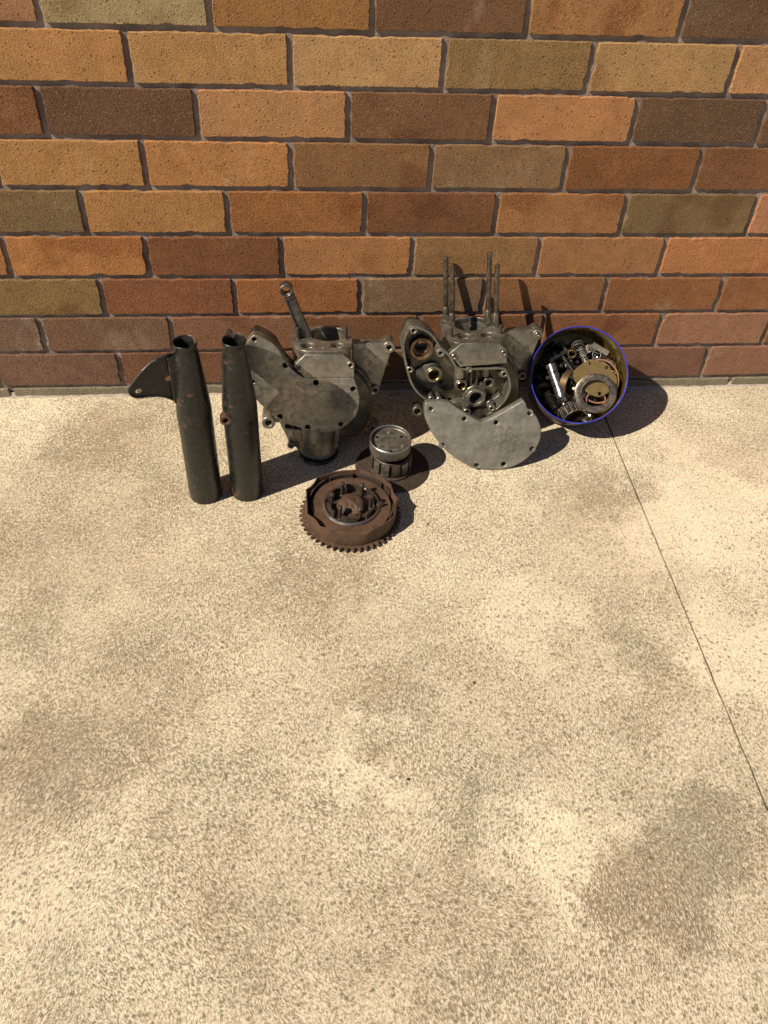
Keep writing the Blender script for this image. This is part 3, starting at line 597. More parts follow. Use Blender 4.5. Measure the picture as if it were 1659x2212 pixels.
# --- left case, cover still fitted, connecting rod sticking out
A = thing('engine_case', 'grey alloy engine case with its rounded side cover fitted and a dark connecting rod', 'engine case', frame(FR_A), 'motorcycle engine cases')
ca = smooth_loop(A_COVER, 4)
obj('side_cover', plate(ca, [circle(x, z, r, 18) for x, z, r in A_HOLES], -.010, .012, .0010, 3), M['alloy'], A)
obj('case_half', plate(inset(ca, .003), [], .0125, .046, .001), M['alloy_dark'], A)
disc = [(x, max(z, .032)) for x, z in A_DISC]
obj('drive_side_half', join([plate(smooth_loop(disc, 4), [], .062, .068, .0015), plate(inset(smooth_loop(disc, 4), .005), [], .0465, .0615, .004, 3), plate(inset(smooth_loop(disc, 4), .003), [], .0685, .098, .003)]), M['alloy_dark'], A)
tap = smooth_loop(A_TAP, 1)
obj('tappet_chest', plate(inset(tap, .0015), [], -.0045, .0075, .001), M['alloy'], A)
tc = obj('tappet_cover', plate(tap, [circle(A_TAPH[1][0], A_TAPH[1][1], .0036, 18)], -.0105, -.005, .0016, 3), M['alloy'], A)
obj('screw', join([(cyl(.0042, -.006, 0, .0012, 16), YAX), (cyl(.0022, -.016, -.006, .0006, 12), YAX)]), M['steel'], A, T3(A_TAPH[0][0], -.0095, A_TAPH[0][1]))
obj('screw_boss', boss(A_TAPH[1][0], A_TAPH[1][1], .0066, .0040, -.0125, -.006), M['alloy'], A)
mcx, mcy, mr = deck_parts(A, A_DECK, A_DECKZ, A_MOUTH, A_TAPPETHOLES, M['alloy'], .186)
for x, y in A_SHORTSTUD: obj('stud', join([cyl(.0042, -.006, .022, .0008, 16), cyl(.0052, -.008, .002, .0008, 16)]), M['rust_dark'], A, T3(x, y, A_DECKZ))
obj('mounting_plate', join([plate(smooth_loop(A_PLATE, 3), [circle(*A_BORE[0][:2], A_BORE[0][2] * 1.02, 16)], .075, .096, .0016, 3)]), M['alloy'], A)
for (x, z, r), (_, _, q), y0, y1 in zip(A_BOSS, A_BORE, (.069, .066, .066, .034, .030), (.104, .096, .098, .084, .046)):
    obj('mounting_lug', boss(x, z, r, q, y0, y1), M['alloy'], A)
obj('lower_web', plate(smooth_loop(A_LOWWEB, 2), [smooth_loop(A_SLOT, 2)], .0335, .0455, .0012), M['alloy_b'], A)
obj('lug_arm', box(A_BOSS[3][0] + .006, -.055, .048, .060, .070, .088, .002), M['alloy'], A)
obj('sump_housing', plate(smooth_loop([(-.050, .075), (.040, .075), (.0375, .050), (.0355, .032), (-.0385, .032), (-.041, .044), (-.050, .054)], 3), [], .0130, .0440, .004, 3), M['alloy_b'], A)
up = upright(FR_A); sx, sy = -.003, .041
sump_prof = [(0, .012), (.034, .012), (.0375, .015), (.0380, .019), (.0360, .021), (.0358, .070), (.033, .088), (0, .09)]
obj('sump', lathe(sump_prof, 48, sharp=40), M['alloy_b'], A, up @ T3(sx, sy, 0))
obj('sump_cap', lathe([(0, .0), (.036, 0), (.0388, .0015), (.0394, .004), (.0380, .006), (.033, .0068), (.033, .0125), (0, .0125)], 48, sharp=40), M['dark'], A, up @ T3(sx, sy, 0))
obj('sump_screw', join([(ring(.0072, .0046, -.002, .012, .0006, 20), YAX)]), M['alloy_dark'], A, T3(A_LOWHOLE[0][0], .0055, A_LOWHOLE[0][1] + .0008))
# connecting rod
e, b0 = Vector((A_ROD[0][0], A_ROD[0][2])), Vector((A_ROD[2][0] - .004, A_ROD[2][2] - .020))
ro = abs(A_ROD[1][2] - A_ROD[0][2]) + .0008; d = (b0 - e).normalized(); nn = Vector((d.y, -d.x)); yr = A_ROD[0][1]
def rodpt(t, s): q = e + d * t + nn * s; return (q.x, q.y)
Lr = (b0 - e).length
beam = [rodpt(.006, -.0092), rodpt(.05, -.0100), rodpt(Lr, -.0125), rodpt(Lr, .0125), rodpt(.05, .0100), rodpt(.006, .0092)]
rec = [rodpt(.018, -.0060), rodpt(Lr - .004, -.0082), rodpt(Lr - .004, .0082), rodpt(.018, .0060)]
obj('connecting_rod', join([plate(beam, [rec], yr - .0068, yr + .0068, .0012), plate(beam, [], yr - .0030, yr + .0030, .0008), (ring(ro, ro * .72, -.011, .011, .0010, 36), T3(e.x, yr, e.y) @ YAX),
    (ring(ro * .72, ro * .62, -.0105, .0105, .0005, 36), T3(e.x, yr, e.y) @ YAX)]), M['rod'], A)
obj('crank_web', plate(circle(mcx - .004, .148, .048, 40), [], .083, .100, .002), M['rod'], A)
obj('crank_web', plate(circle(mcx - .004, .148, .048, 40), [], .050, .0535, .001), M['rod'], A)

# --- right case, timing side open, four long studs
B = thing('engine_case', 'grey alloy engine case with an open timing chest and four tall studs standing on top', 'engine case', frame(FR_B), 'motorcycle engine cases')
cb = smooth_loop(B_OUT, 4)
big = B_BIGRING
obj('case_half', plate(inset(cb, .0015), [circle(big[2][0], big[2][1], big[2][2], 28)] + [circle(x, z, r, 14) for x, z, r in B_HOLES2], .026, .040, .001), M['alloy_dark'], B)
obj('chest_rim', plate(cb, [inset(cb, .0042)], -.008, .0255, .0007), M['alloy_b'], B)
for (x, z, r), (_, _, q) in zip(B_EAR, B_EARH): obj('screw_boss', boss(x, z, r, q, -.0088, .0252, 20), M['alloy_b'], B)
obj('bearing_housing', join([boss(big[0][0], big[0][1], big[0][2], big[1][2] * .93, .010, .026), boss(big[0][0], big[0][1], big[1][2] * .93, big[2][2], .020, .0258)]), M['bronze'], B)
obj('half_moon_plate', plate([(big[2][0] + .0125 * math.cos(t), big[2][1] - .004 + .0125 * math.sin(t)) for t in [math.radians(180 + i * 9) for i in range(21)]], [], .042, .046, .0006), M['alloy_b'], B)
bu = B_BUSH
q = obj('bearing_boss', boss(bu[0][0], bu[0][1], bu[0][2], bu[1][2] * 1.12, .004, .026), M['alloy_b'], B); obj('bush', boss(bu[1][0], bu[1][1], bu[1][2] * 1.12, bu[1][2] * .97, .003, .025), M['brass'], q)
q = obj('bearing_boss', boss(bu[2][0], bu[2][1], bu[2][2], bu[3][2] * 1.2, .010, .026), M['alloy_b'], B); obj('bush', boss(bu[2][0], bu[2][1], bu[3][2] * 1.2, bu[3][2], .007, .025), M['brass'], q)
obj('bearing_boss', boss(bu[4][0], bu[4][1], bu[4][2], bu[5][2], .012, .026), M['alloy_dark'], B)
obj('main_bearing', join([boss(bu[6][0], bu[6][1], bu[6][2] * .92, bu[7][2], -.001, .026), (ring(bu[6][2] * 1.12, bu[6][2] * .80, .010, .0255, .001, 8), T3(bu[6][0], 0, bu[6][1]) @ YAX)]), M['alloy_b'], B)
w = B_WORM[0]
def star(r, teeth, depth): return [((r - (depth if i % 4 in (2, 3) else 0)) * math.cos(2 * math.pi * i / (4 * teeth)), (r - (depth if i % 4 in (2, 3) else 0)) * math.sin(2 * math.pi * i / (4 * teeth))) for i in range(4 * teeth)]
obj('worm_gear', flat(star(w[2], 11, .0019), [], -.0085, .0085, .0003), M['steel'], B, T3(w[0], -.004, w[1]) @ RX(-8))
for (x, z, r), dz in zip(B_POST, (0, 0, 0, 0)): obj('post', join([(ring(r * .82, r * .36, .001, .0255, .0008, 18), T3(x, 0, z) @ YAX)]), M['alloy_b'], B)
for x, z, r in B_BLOB: obj('tappet_guide', join([(cyl(r * .72, -.016, .010, .002, 24), T3(x, .016, z))]), M['alloy_b'], B)
obj('rib', join([box(.002, .007, .0145, .026, .137, .178, .001), box(.0125, .0175, .0145, .026, .137, .178, .001)]), M['alloy_dark'], B)
obj('rib', join([plate([(-.012, .136), (-.004, .128), (.002, .122), (-.004, .118), (-.018, .130)], [], .013, .026, .001), plate([(.020, .136), (.030, .128), (.034, .132), (.030, .140), (.022, .142)], [], .013, .026, .001)]), M['alloy_b'], B)
obj('rib', plate(smooth_loop([(-.100, .176), (-.078, .186), (-.060, .185), (-.050, .172), (-.064, .150), (-.083, .150), (-.1, .160)], 3), [circle(bu[0][0], bu[0][1], bu[1][2], 20)], .0185, .0258, .001), M['alloy_b'], B)
obj('oil_ledge', plate(smooth_loop([(-.040, .103), (-.018, .110), (.004, .103), (.030, .108), (.048, .108), (.060, .118), (.064, .108), (.050, .094), (.026, .0862), (0, .0875), (-.022, .092)], 2), [], .010, .0257, .0012), M['alloy_b'], B)
tb = smooth_loop(B_TAP, 1)
obj('tappet_chest', plate(inset(tb, .0015), [], -.0060, .0075, .001), M['alloy_b'], B)
obj('tappet_cover', plate(tb, [], -.0120, -.0065, .0016, 3), M['alloy_b'], B)
for x, z, r in B_TAPH: obj('screw', join([(ring(.0058, .0030, -.002, .0006, .0005, 20), YAX), (cyl(.0024, -.010, 0, .0005, 12), YAX)]), M['steel'], B, T3(x, -.0125, z))
mcx, mcy, mr = deck_parts(B, B_DECK, B_DECKZ, B_MOUTH, B_TAPPETHOLES, M['alloy_b'], .186)
def stud_mesh(h): return join([cyl(.0045, -.01, h * .30, .0006, 16), cyl(.0050, h * .30, h * .78, .0004, 16), cyl(.0047, h * .78, h, .0010, 16)])
for x, y, h in B_STUDS:
    s_ = obj('long_stud', stud_mesh(h), M['studsteel'], B, T3(x, y, B_DECKZ))
    obj('nut', join([cyl(.0066, .0, .0022, .0003, 20), hexnut(.0072, .0022, .0115), cyl(.0062, .0115, .0265, .0008, 18)]), M['steel'], s_)
for x, y, h in B_SHORT: obj('stud', cyl(.0030, -.004, h, .0008, 14), M['rust_dark'], B, T3(x, y, B_DECKZ))
obj('mounting_plate', plate(smooth_loop(B_PLATE, 3), [], .075, .096, .0016, 3), M['alloy_b'], B)
for (x, z, r), (_, _, q), y0, y1 in zip(B_BOSS, B_BORE, (.067, .066, .036), (.104, .100, .060)): obj('mounting_lug', boss(x, z, r, q, y0, y1), M['alloy_dark'] if x < 0 else M['alloy_b'], B)
obj('bolt', join([(cyl(.0058, -.0015, .002, .0004, 20), YAX), (hexnut(.0046, -.0050, -.0015), YAX), (cyl(.0026, -.0075, -.004, .0004, 12), YAX)]), M['steel'], B, T3(B_BOSS[0][0], .0665, B_BOSS[0][1]))
discb = [(x, max(z, .034)) for x, z in B_DISC]
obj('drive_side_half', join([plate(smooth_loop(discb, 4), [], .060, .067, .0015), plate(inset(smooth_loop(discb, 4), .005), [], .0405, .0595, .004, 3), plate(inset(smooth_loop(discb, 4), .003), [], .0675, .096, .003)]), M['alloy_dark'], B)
obj('sump', lathe(sump_prof, 40, sharp=40), M['alloy_dark'], B, upright(FR_B) @ T3(.012, .041, 0))
obj('sump_cap', lathe([(0, .0), (.036, 0), (.0388, .0015), (.0394, .004), (.0380, .006), (.033, .0068), (.033, .0125), (0, .0125)], 40, sharp=40), M['dark'], B, upright(FR_B) @ T3(.012, .041, 0))
obj('crank_web', plate(circle(mcx, .148, .046, 40), [], .083, .094, .002), M['rod'], B)

# --- loose side cover leaning on the right case
Lc = thing('side_cover', 'loose pale grey alloy side cover with screw holes, leaning against the open engine case', 'engine cover', frame(FR_L))
cl = smooth_loop(L_OUT, 4)
obj('cover_plate', plate(cl, [circle(x, z, r, 20) for x, z, r in L_HOLES], 0.0, .0050, .0022, 4), M['alloy_l'], Lc)
obj('cover_wall', plate(inset(cl, .0004), [inset(cl, .0050)], .0052, .020, .0008), M['alloy_l'], Lc)

# ------------------------------------------------------------------ clutch drum
D = thing('clutch_drum', 'rust brown clutch drum with a toothed rim and six upright spring bolts', 'clutch drum', T3(-.047, -.358, 0))
NT_ = 48
def sprocket():
    pts = []
    for i in range(NT_):
        t = 2 * math.pi * i / NT_; p = 2 * math.pi / NT_
        for f, r in ((-.5, .0836), (-.33, .0838), (-.06, .0912), (.06, .0912), (.33, .0838)): pts.append((r * math.cos(t + f * p), r * math.sin(t + f * p)))
    return flat(pts, [circle(0, 0, .060, 40)], .0015, .0075, .0006)
obj('sprocket_teeth', sprocket(), M['rust'], D, T3(-.0012, -.0008, 0))
drng = random.Random(3); NC = 9
def rim_r(t, z):
    if z < .012: return 1.0
    u = ((t + .16 * math.sin(2 * t) + .1 * math.sin(5 * t)) / (2 * math.pi) * NC) % 1.0; k = math.cos(math.pi / NC) / math.cos((u - .5) * 2 * math.pi / NC)
    return 1.0 + (k / math.cos(math.pi / NC) ** .5 - 1.0) * min(1, max(0, z - .022) / .013) + .004 * mnoise.noise(Vector((math.cos(t) * 6, math.sin(t) * 6, z * 40)))
wallm = lathe([(.0805, .008), (.0815, .012), (.0815, .024), (.0820, .034), (.0822, .0385), (.0806, .0388), (.0790, .034), (.0785, .012), (.060, .009)], 108, rfun=rim_r, sharp=45)
for v in wallm.vertices:
    if v.co.z > .033: v.co.z += .0020 * mnoise.noise(Vector((v.co.x * 45, v.co.y * 45, 3))) + .0008 * mnoise.noise(Vector((v.co.x * 220, v.co.y * 220, 3)))
obj('drum_wall', wallm, M['rust'], D)
obj('drum_base', lathe([(.0, .0078), (.061, .0078), (.081, .0080), (.081, .0100), (0, .0100)], 64), M['rust'], D)
obj('friction_plate', ring(.0715, .048, .0225, .0262, .0007, 64), M['rust'], D)
for a0, a1 in ((38, 78), (84, 118), (126, 164), (18, 33), (-28, -4)):
    obj('plate_tab', lathe([(.0735, .022), (.0765, .022), (.0765, .0330), (.0735, .0330)], 14, closed=True, a0=math.radians(a0), a1=math.radians(a1)), M['rust_dark'], D)
obj('pressure_ring', lathe([(.0455, .0262), (.0505, .0262), (.0518, .0275), (.0505, .0296), (.0478, .0303), (.0455, .0292)], 64, closed=True), M['chrome'], D)
obj('hub_floor', lathe([(0, .016), (.0455, .016), (.0455, .0200), (.043, .0210), (0, .0210)], 48), M['rust_dark'], D)
SANG = (114, 52, 173, -5, 232, 294)
for k in range(6):
    a = SANG[k] + 30
    obj('hub_segment', lathe([(.0400, .020), (.0436, .020), (.0436, .0385), (.0400, .0385)], 8, closed=True, a0=math.radians(a - 19), a1=math.radians(a + 19)), M['rust_dark'], D)
for a in SANG:
    t = math.radians(a); s_ = obj('spring_bolt', join([cyl(.0034, -.001, .025, .0004, 14), cyl(.0052, -.002, .002, .0004, 14)]), M['rust_dark'], D, T3(.0345 * math.cos(t), .0345 * math.sin(t), .0215))
    obj('bolt_head', join([hexnut(.0053, .0250, .0298), cyl(.0024, .0298, .0315, .0005, 10)]), M['rust_dark'], s_, RZ(a * 1.7))
cap = lathe([(.0005, .0400), (.003, .0402), (.0045, .0392), (.012, .0388), (.019, .0372), (.0242, .0325), (.0258, .0260), (.026, .0205)], 48)
for v in cap.vertices:
    t = math.degrees(math.atan2(v.co.y, v.co.x)); r = math.hypot(v.co.x, v.co.y)
    if -125 < t < -62 and r > .011: v.co.z -= .006 * min(1, (r - .011) / .006)
obj('centre_cap', cap, M['rust'], D)
obj('chipped_edge', plate(smooth_loop([(-.0075, -.003), (-.004, .003), (.002, .0035), (.001, -.001), (-.003, -.005)], 3), [], 0, .0012, .0004), M['cupsteel'], D, T3(-.0065, -.0190, .0338) @ RX(-38))
obj('dark_chip', plate(smooth_loop([(-.005, -.004), (-.003, .003), (.003, .0045), (.0085, .001), (.008, -.005), (.0, -.0065)], 3), [], 0, .0010, .0003), M['chip'], D, T3(.0035, -.0202, .0330) @ RX(-38))  # dark plate laid on the cap, standing in for a black chipped hole
obj('square_nub', box(-.0025, .0025, -.0025, .0025, .0, .012, .0006), M['rust_dark'], D, T3(.0525, -.006, .026))

# ------------------------------------------------------------------ clutch centre with cup on top
H = thing('clutch_centre', 'slotted clutch hub on a flat brown disc, topped by a shiny cup with six holes', 'clutch hub', T3(.036, -.238, 0))
obj('flange', lathe([(0, 0), (.0695, 0), (.0705, .0010), (.0702, .0026), (.0690, .0032), (.046, .0032), (.044, .0042), (0, .0042)], 72), M['rust_dark'], H, T3(.004, .004, 0))
obj('hub_body', lathe([(.041, .0042), (.0410, .0085), (.0385, .0100), (.0352, .0108), (.0352, .0415), (.0340, .0425), (.0305, .0425), (.0305, .010)], 64), M['rust_dark'], H)
for k in range(12):
    a = k * 30 + 8
    obj('spline', lathe([(.0350, .0135), (.0384, .0135), (.0388, .0150), (.0388, .0385), (.0380, .0400), (.0350, .0400)], 6, closed=True, a0=math.radians(a - 10.5), a1=math.radians(a + 10.5)), M['cupsteel'] if k % 3 else M['rust_dark'], H)
obj('spring_core', cyl(.023, .010, .060, .002, 32), M['rust_dark'], H)
Cm = T3(-.003, -.0015, .0) @ RX(2.0) @ RY(-1.0)
cupo = obj('cup', lathe([(.0360, .0560), (.0378, .0572), (.0386, .0590), (.0386, .0785), (.0380, .0802), (.0366, .0806), (.0356, .0795), (.0352, .0745), (.034, .0735)], 64), M['cupsteel'], H, Cm)
CH = [(math.radians(a), .0255) for a in (150, 90, 28, -32, -92, 210)]
obj('cup_floor', flat(circle(0, 0, .0350, 48), [circle(r * math.cos(t), r * math.sin(t), .0032, 14) for k, (t, r) in enumerate(CH) if k in (0, 2, 4)], .0715, .0736, .0004), M['cupsteel'], H, Cm)
obj('cup_rim', lathe([(.0352, .0795), (.0362, .0812), (.0376, .0814), (.0388, .0803), (.0391, .0790), (.0386, .0780), (.0356, .0780)], 64, closed=True), M['chrome'], H, Cm)
for k in (1, 3, 5):
    t, r = CH[k]; obj('rivet', join([cyl(.0028, .0734, .0752, .0008, 14), ring(.0042, .0029, .0734, .0744, .0003, 16)]), M['cupsteel'], H, Cm @ T3(r * math.cos(t), r * math.sin(t), 0))

# ------------------------------------------------------------------ tin with small parts
TM = Matrix.Translation(T_O) @ Matrix(T_MAT).to_4x4()
R_, DP = .0925, .090
tin = thing('round_tin', 'round tin with a bright blue rim, tipped against the wall, full of small parts', 'tin', TM @ T3(0, 0, -DP))
bodym = lathe([(.0, -.0004), (R_ - .0006, -.0004), (R_, .002), (R_, DP - .002), (R_ - .0008, DP), (R_ - .0016, DP - .002), (R_ - .0012, .003), (0, .0012)], 96)
bodym.materials.append(M['tinout']); bodym.materials.append(M['gold'])
for p in bodym.polygons:
    c_ = p.center; rad = math.hypot(c_.x, c_.y)
    if p.normal.x * c_.x + p.normal.y * c_.y < -1e-4 * .5 and abs(p.normal.z) < .7: p.material_index = 1
    elif p.normal.z > .5 and rad < R_ - .002: p.material_index = 1
obj('tin_body', bodym, None, tin)
obj('rim', lathe([(R_ + .0011 * math.cos(t) + .0003 * math.sin(t), DP - .0006 + .0017 * math.sin(t)) for t in [2 * math.pi * i / 10 for i in range(10)]], 96, closed=True, rfun=lambda t, z: 1 + .006 * mnoise.noise(Vector((math.cos(t) * 2.3, math.sin(t) * 2.3, 1)))), M['blue'], tin)
def tin_thing(name, label, cat, p, rot=None, group=None):
    return thing(name, label, cat, TM @ T3(*p) @ (rot or Matrix()), group)
def tin_one(name, me, mat, label, cat, p, rot=None, group=None):
    o = obj(name, me, mat); o.matrix_world = TM @ T3(*p) @ (rot or Matrix()); return tag(o, label, cat, group)
# a bed of oily bits nobody could count
bm = bmesh.new(); rng = random.Random(7)
kinds = [ring(.008, .004, -.002, .002, seg=14), cyl(.004, -.018, .018, seg=8), hexnut(.006, -.003, .003), ring(.014, .010, -.003, .003, seg=18), cyl(.003, -.026, .026, seg=8), flat(star(.012, 14, .0022), [circle(0, 0, .005, 12)], -.003, .003, .0003)]
for i in range(260):
    a = rng.uniform(0, 2 * math.pi); r = .078 * math.sqrt(rng.random()); x, y = r * math.cos(a), r * math.sin(a)
    top = -.058 - .25 * max(0, y - .0)
    add(bm, rng.choice(kinds), T3(x, y, rng.uniform(-.086, min(-.050, top))) @ Matrix.Rotation(rng.uniform(0, 3), 4, Vector((rng.uniform(-1, 1), rng.uniform(-1, 1), rng.uniform(-1, 1))).normalized()))
bm2 = bmesh.new()
for i in range(70):
    a = rng.uniform(-1.9, 2.1); r = rng.uniform(.015, .080); x, y = r * math.cos(a), r * math.sin(a)
    add(bm2, rng.choice(kinds[:4]), T3(x, y, -.052 - .22 * max(0, y) + rng.uniform(-.008, .006)) @ Matrix.Rotation(rng.uniform(0, 3), 4, Vector((rng.uniform(-1, 1), rng.uniform(-1, 1), rng.uniform(-1, 1))).normalized()) @ Matrix.Diagonal((.8, .8, .8, 1)))
o = obj('loose_washers', to_mesh(bm2), M['steel']); o.matrix_world = TM; o['kind'] = 'stuff'
o = obj('oily_parts', to_mesh(bm), M['blackoil']); o.matrix_world = TM; o['kind'] = 'stuff'
# cam follower shaft
p0, p1 = Vector(T_SHAFT[0]), Vector(T_SHAFT[1]); p0.z -= .006; p1.z += .004
ms = along(p0, p1); Ls = (p1 - p0).length
sh = thing('camshaft', 'glossy black and chrome stepped shaft lying in the left half of the tin', 'shaft', TM @ ms)
obj('journal', join([cyl(.0102, -.006, Ls * .16, .0008, 28), cyl(.0092, Ls * .16, Ls * .19, .0003, 28)]), M['darkchrome'], sh)
obj('middle_section', join([cyl(.0106, Ls * .19, Ls * .34, .0008, 28), cyl(.0096, Ls * .34, Ls * .36, .0003, 28), cyl(.0106, Ls * .36, Ls * .52, .0008, 28), cyl(.0097, Ls * .52, Ls * .54, .0003, 28)]), M['darkchrome'], sh)
obj('long_section', cyl(.0104, Ls * .54, Ls * .88, .001, 28), M['darkchrome'], sh)
obj('hex_end', join([hexnut(.0110, Ls * .89, Ls * 1.02), cyl(.0062, Ls * 1.0, Ls * 1.10, .001, 16)]), M['dark'], sh)
# long thin rod
p0, p1 = Vector(T_ROD[2]), Vector(T_ROD[3]); p0 += (p0 - p1) * .1; p1 += (p1 - p0) * .15
sh = thing('push_rod', 'thin dark rod running under the brass gauze disc in the tin', 'rod', TM @ along(p0, p1)); Lq = (p1 - p0).length
obj('shank', cyl(.0040, 0, Lq * .78, .0006, 16), M['dark'], sh); obj('tip', cyl(.0034, Lq * .78, Lq, .0008, 16), M['bright'], sh)
p0, p1 = Vector(T_ROD[0]), Vector(T_ROD[1])
tin_one('bolt', join([cyl(.0050, -.004, .007, .0006, 6), cyl(.0036, .007, .034, .0006, 14)]), M['dark'], 'short dark bolt beside the small brass bush in the tin', 'bolt', tuple(p0), along((0, 0, 0), p1 - p0))
# bush
tin_one('bush', ring(.0088, .0062, -.010, .008, .0008, 28), M['brass'], 'small brass bush with a flanged mouth in the upper part of the tin', 'bush', T_BUSH[0], Matrix.Rotation(.42, 4, 'X') @ Matrix.Rotation(-.1, 4, 'Y'))
# caged roller bearings
def cage(r, w, n, t=.0016):
    parts = [ring(r, r - t, -w, -w + .0026, .0003, 40), ring(r, r - t, w - .0026, w, .0003, 40)]
    for k in range(n):
        a = 2 * math.pi * k / n; parts.append((box(r - t, r, -.0014, .0014, -w + .001, w - .001, .0002), RZ(math.degrees(a))))
    return join(parts)
def bearing(label, p, rot, r, w, n):
    t = tin_thing('roller_bearing', label, 'bearing', p, rot, 'caged roller bearings in the tin')
    obj('cage', cage(r, w, n), M['steel'], t)
    rm = cyl(.0023, -w + .0032, w - .0032, .0004, 10)
    for k in range(n):
        a = 2 * math.pi * (k + .5) / n; o_ = obj('roller', rm, M['bright'] if k % 3 else M['dark'], t, T3((r - .0022) * math.cos(a), (r - .0022) * math.sin(a), 0))
    obj('race', ring(r - .0050, r - .0068, -w, w, .0004, 32), M['dark'], t)
bearing('large silver roller bearing cage at the bottom of the tin beside the shaft end', (T_CAGE[1][0] + .004, T_CAGE[1][1] - .002, -.034), Matrix.Rotation(1.05, 4, Vector((.85, .5, 0))), .0200, .0125, 12)
bearing('small silver roller bearing cage near the top of the tin above the coil spring', (T_CAGE[0][0] + .001, T_CAGE[0][1] - .002, -.050), Matrix.Rotation(.85, 4, Vector((1, .2, 0))), .0135, .0065, 12)
bearing('dark roller bearing cage lying at the lower edge below the grey steel ring', (T_CAGE[3][0] - .004, T_CAGE[3][1] + .002, -.036), Matrix.Rotation(1.0, 4, Vector((.9, -.5, 0))), .0150, .0080, 12)
bearing('narrow roller bearing cage standing half hidden behind the flat metal strip', (T_CAGE[2][0] + .001, T_CAGE[2][1] - .003, -.050), Matrix.Rotation(1.2, 4, Vector((1, .35, 0))), .0105, .0085, 10)
# springs
p0, p1 = Vector(T_SPRING[0]), Vector(T_SPRING[1]); dd = (p1 - p0).length
o = obj('coil_spring', helix(.0058, dd / 8.5 * 1.25, 9, .0011), M['bright']); o.matrix_world = TM @ along(p0, p1); tag(o, 'shiny coil spring above the brass gauze disc in the tin', 'spring', 'springs in the tin')
o = obj('coil_spring', helix(.0075, .0046, 8, .0012), M['dark']); o.matrix_world = TM @ along((-.053, -.036, -.042), (-.030, -.066, -.040)); tag(o, 'dark oily coil spring at the lower left side of the tin', 'spring', 'springs in the tin')
# clips, strip, rings
def cring(r, wire, a0, a1): return tube([(r * math.cos(math.radians(a0 + (a1 - a0) * i / 28)), r * math.sin(math.radians(a0 + (a1 - a0) * i / 28)), 0) for i in range(29)], wire, 8)
tin_one('retaining_ring', ring(.0096, .0080, -.0008, .0008, .0002, 32), M['bright'], 'bright thin retaining ring above the gauze disc, right of the coil spring', 'ring', T_CLIP[0], Matrix.Rotation(.25, 4, 'Y'))
tin_one('circlip', join([cring(.0052, .0010, 30, 330), cyl(.0016, -.0008, .0008, .0002, 10)]), M['bright'], 'small open circlip lying inside the bright thin ring', 'circlip', (T_CLIP[0][0] - .002, T_CLIP[0][1] - .001, T_CLIP[0][2] - .003), Matrix.Rotation(.3, 4, 'X'))
p0, p1 = Vector(T_STRIP[0]), Vector(T_STRIP[1]); dv = (p1 - p0)
tin_one('metal_strip', join([box(0, dv.length, -.0062, -.0004, -.0012, .0008, .0003), box(.002, dv.length, .0, .0052, -.0020, .0010, .0003)]), M['bright'], 'flat bright metal strip leaning near the upper right of the tin', 'strip', tuple(p0), RZ(math.degrees(math.atan2(dv.y, dv.x))) @ RX(-18))
tin_one('thin_ring', lathe([(.0172, -.003), (.0182, -.003), (.0182, .003), (.0172, .003)], 48, closed=True), M['brass'], 'thin brass ring standing at the right side of the tin above the copper gasket', 'ring', (T_RING[0][0] - .001, T_RING[0][1], T_RING[0][2]), Matrix.Rotation(-.7, 4, 'X') @ Matrix.Rotation(-.25, 4, 'Y'))
gk = ring(.0385, .0358, -.0008, .0008, .0003, 64)
tin_one('head_gasket', gk, M['copper'], 'large copper gasket ring behind the gauze disc and the steel ring', 'gasket', (.0430, -.0055, -.0210), Matrix.Rotation(.10, 4, 'X') @ Matrix.Rotation(-.06, 4, 'Y') @ Matrix.Diagonal((.98, 1.12, 1, 1)))
gz_ = [(x, y) for x, y, z in T_GAUZE]
tin_one('gauze_disc', flat(smooth_loop(gz_, 3), [circle(x, y, .0032, 16) for x, y, z in T_GAUZEH], -.0006, .0006, .0002), M['gauze'], 'brass wire gauze disc with small holes, under the grey steel ring', 'filter gauze', (0, 0, -.0140))
bx, by, bz = T_BEAR[0]; ror = (T_BEAR[1][0] - bx); rir = (T_BEAR[2][0] - bx) * 1.12
tin_one('steel_ring', lathe([(rir, -.0028), (ror * .93, -.0028), (ror, -.0016), (ror, .0020), (ror * .97, .0028), (rir * 1.20, .0028), (rir * 1.16, .0012), (rir * 1.06, .0012), (rir * 1.02, .0026), (rir, .0020)], 72, closed=True), mat_steel('brown_grey_steel', (.13, .108, .085), (.21, .18, .148), rust=(.10, .06, .04), rust_amt=.5, rough=.36), 'wide grey steel ring lying on top of the brass gauze disc', 'ring', (bx, by - .001, bz - .0015), Matrix.Rotation(.10, 4, 'X') @ Matrix.Diagonal((1, .94, 1, 1)))
tin_one('bearing_cup', lathe([(.0245, -.006), (.0262, -.006), (.0262, .008), (.0245, .008), (.0205, .006), (.0205, -.004)], 40, closed=True), M['bronze'], 'rusty brown ring standing on edge between the shaft and the gauze disc', 'ring', (T_CUP[0][0] + .002, T_CUP[0][1], T_CUP[0][2] - .004), Matrix.Rotation(.95, 4, Vector((.25, 1, 0)).normalized()))
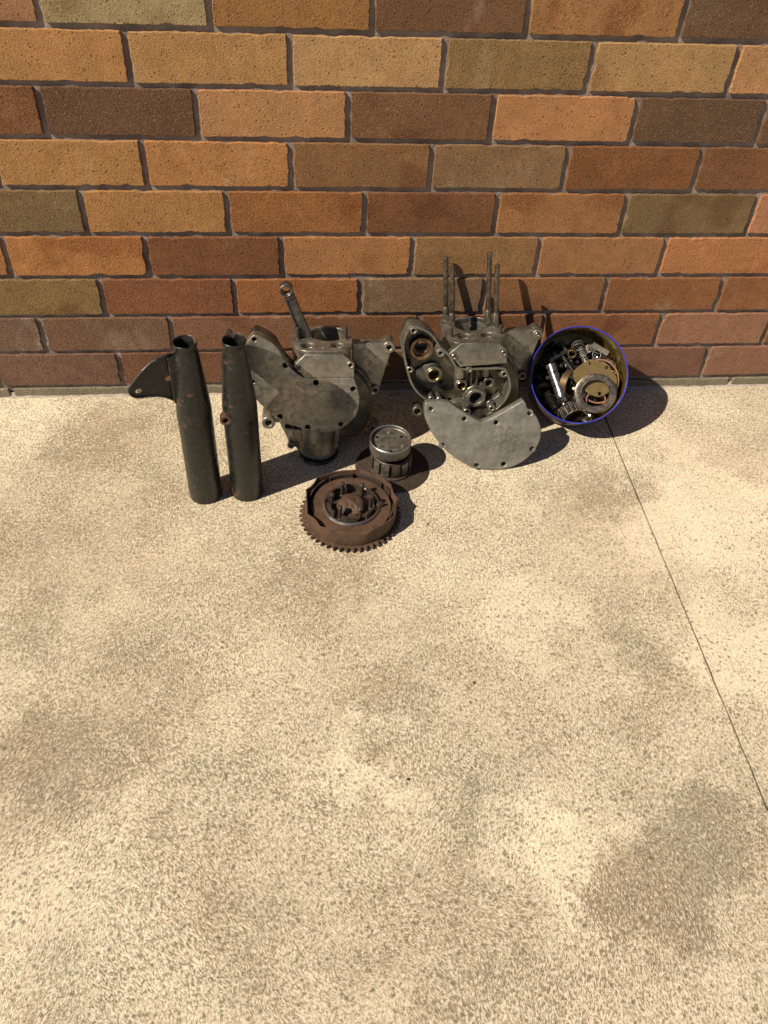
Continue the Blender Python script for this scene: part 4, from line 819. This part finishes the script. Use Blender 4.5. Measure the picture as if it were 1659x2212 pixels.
tin_one('copper_washer', lathe([(.0170, -.0008), (.0195, -.0008), (.0195, .0008), (.0170, .0008)], 36, closed=True), M['copper'], 'copper washer seen through the grey steel ring below the gauze', 'washer', (T_BEAR[4][0] + .001, T_BEAR[4][1] + .0155, -.020), Matrix.Rotation(.15, 4, 'X'))
tin_one('gear', flat(star(.0170, 20, .0022), [circle(0, 0, .007, 18)], -.004, .004, .0004), M['blackoil'], 'black oily gear wheel lying at the left edge of the tin', 'gear', (T_DARK[2][0] + .004, T_DARK[2][1] - .002, -.044), Matrix.Rotation(.7, 4, Vector((1, .6, 0))))
tin_one('lever', join([cyl(.006, -.004, .004, .0008, 18), box(.002, .034, -.0035, .0035, -.003, .003, .0008), (cyl(.0045, -.005, .005, .0006, 16), T3(.036, 0, 0))]), M['blackoil'], 'black oily lever lying above the stepped shaft in the tin', 'lever', (T_DARK[4][0] - .012, T_DARK[4][1] - .014, -.044), Matrix.Rotation(.6, 4, 'Z') @ Matrix.Rotation(.3, 4, 'X'))
tin_one('screw', join([cyl(.0045, .012, .016, .0006, 16), cyl(.0024, -.012, .012, .0004, 10)]), M['bright'], 'small bright screw at the lower edge below the copper gasket', 'screw', (.0235, -.0665, -.030), Matrix.Rotation(1.2, 4, Vector((.6, 1, 0)).normalized()))

# ------------------------------------------------------------------ grit on the concrete
def grit(name, p, s, mat, label, seed, flat_=.5):
    bm = bmesh.new(); bmesh.ops.create_icosphere(bm, subdivisions=2, radius=s)
    for v in bm.verts: v.co += v.co.normalized() * s * .45 * mnoise.noise(v.co / s * 1.4 + Vector((seed, 0, 0))); v.co.z *= flat_
    o = obj(name, to_mesh(bm, sharp=60), mat); o.location = (p[0], p[1], s * flat_ * .75); return tag(o, label, name.replace('_', ' '))
grit('pebble', PEB_WHITE, .0026, M['stone'], 'tiny white pebble in the shade between the hub cup and the leaning cover', 1)
grit('rust_flake', PEB_BROWN, .0022, M['chip'], 'tiny brown flake on the concrete right of the clutch drum', 2, .3)
grit('leaf_scrap', PEB_FLAKE, .0030, M['chip'], 'dark curled leaf scrap alone on the open concrete, upper of two', 3, .35)
grit('dirt_crumb', PEB_BLACK, .0022, M['blackoil'], 'small black crumb alone on the open concrete below the leaf scrap', 5, .5)
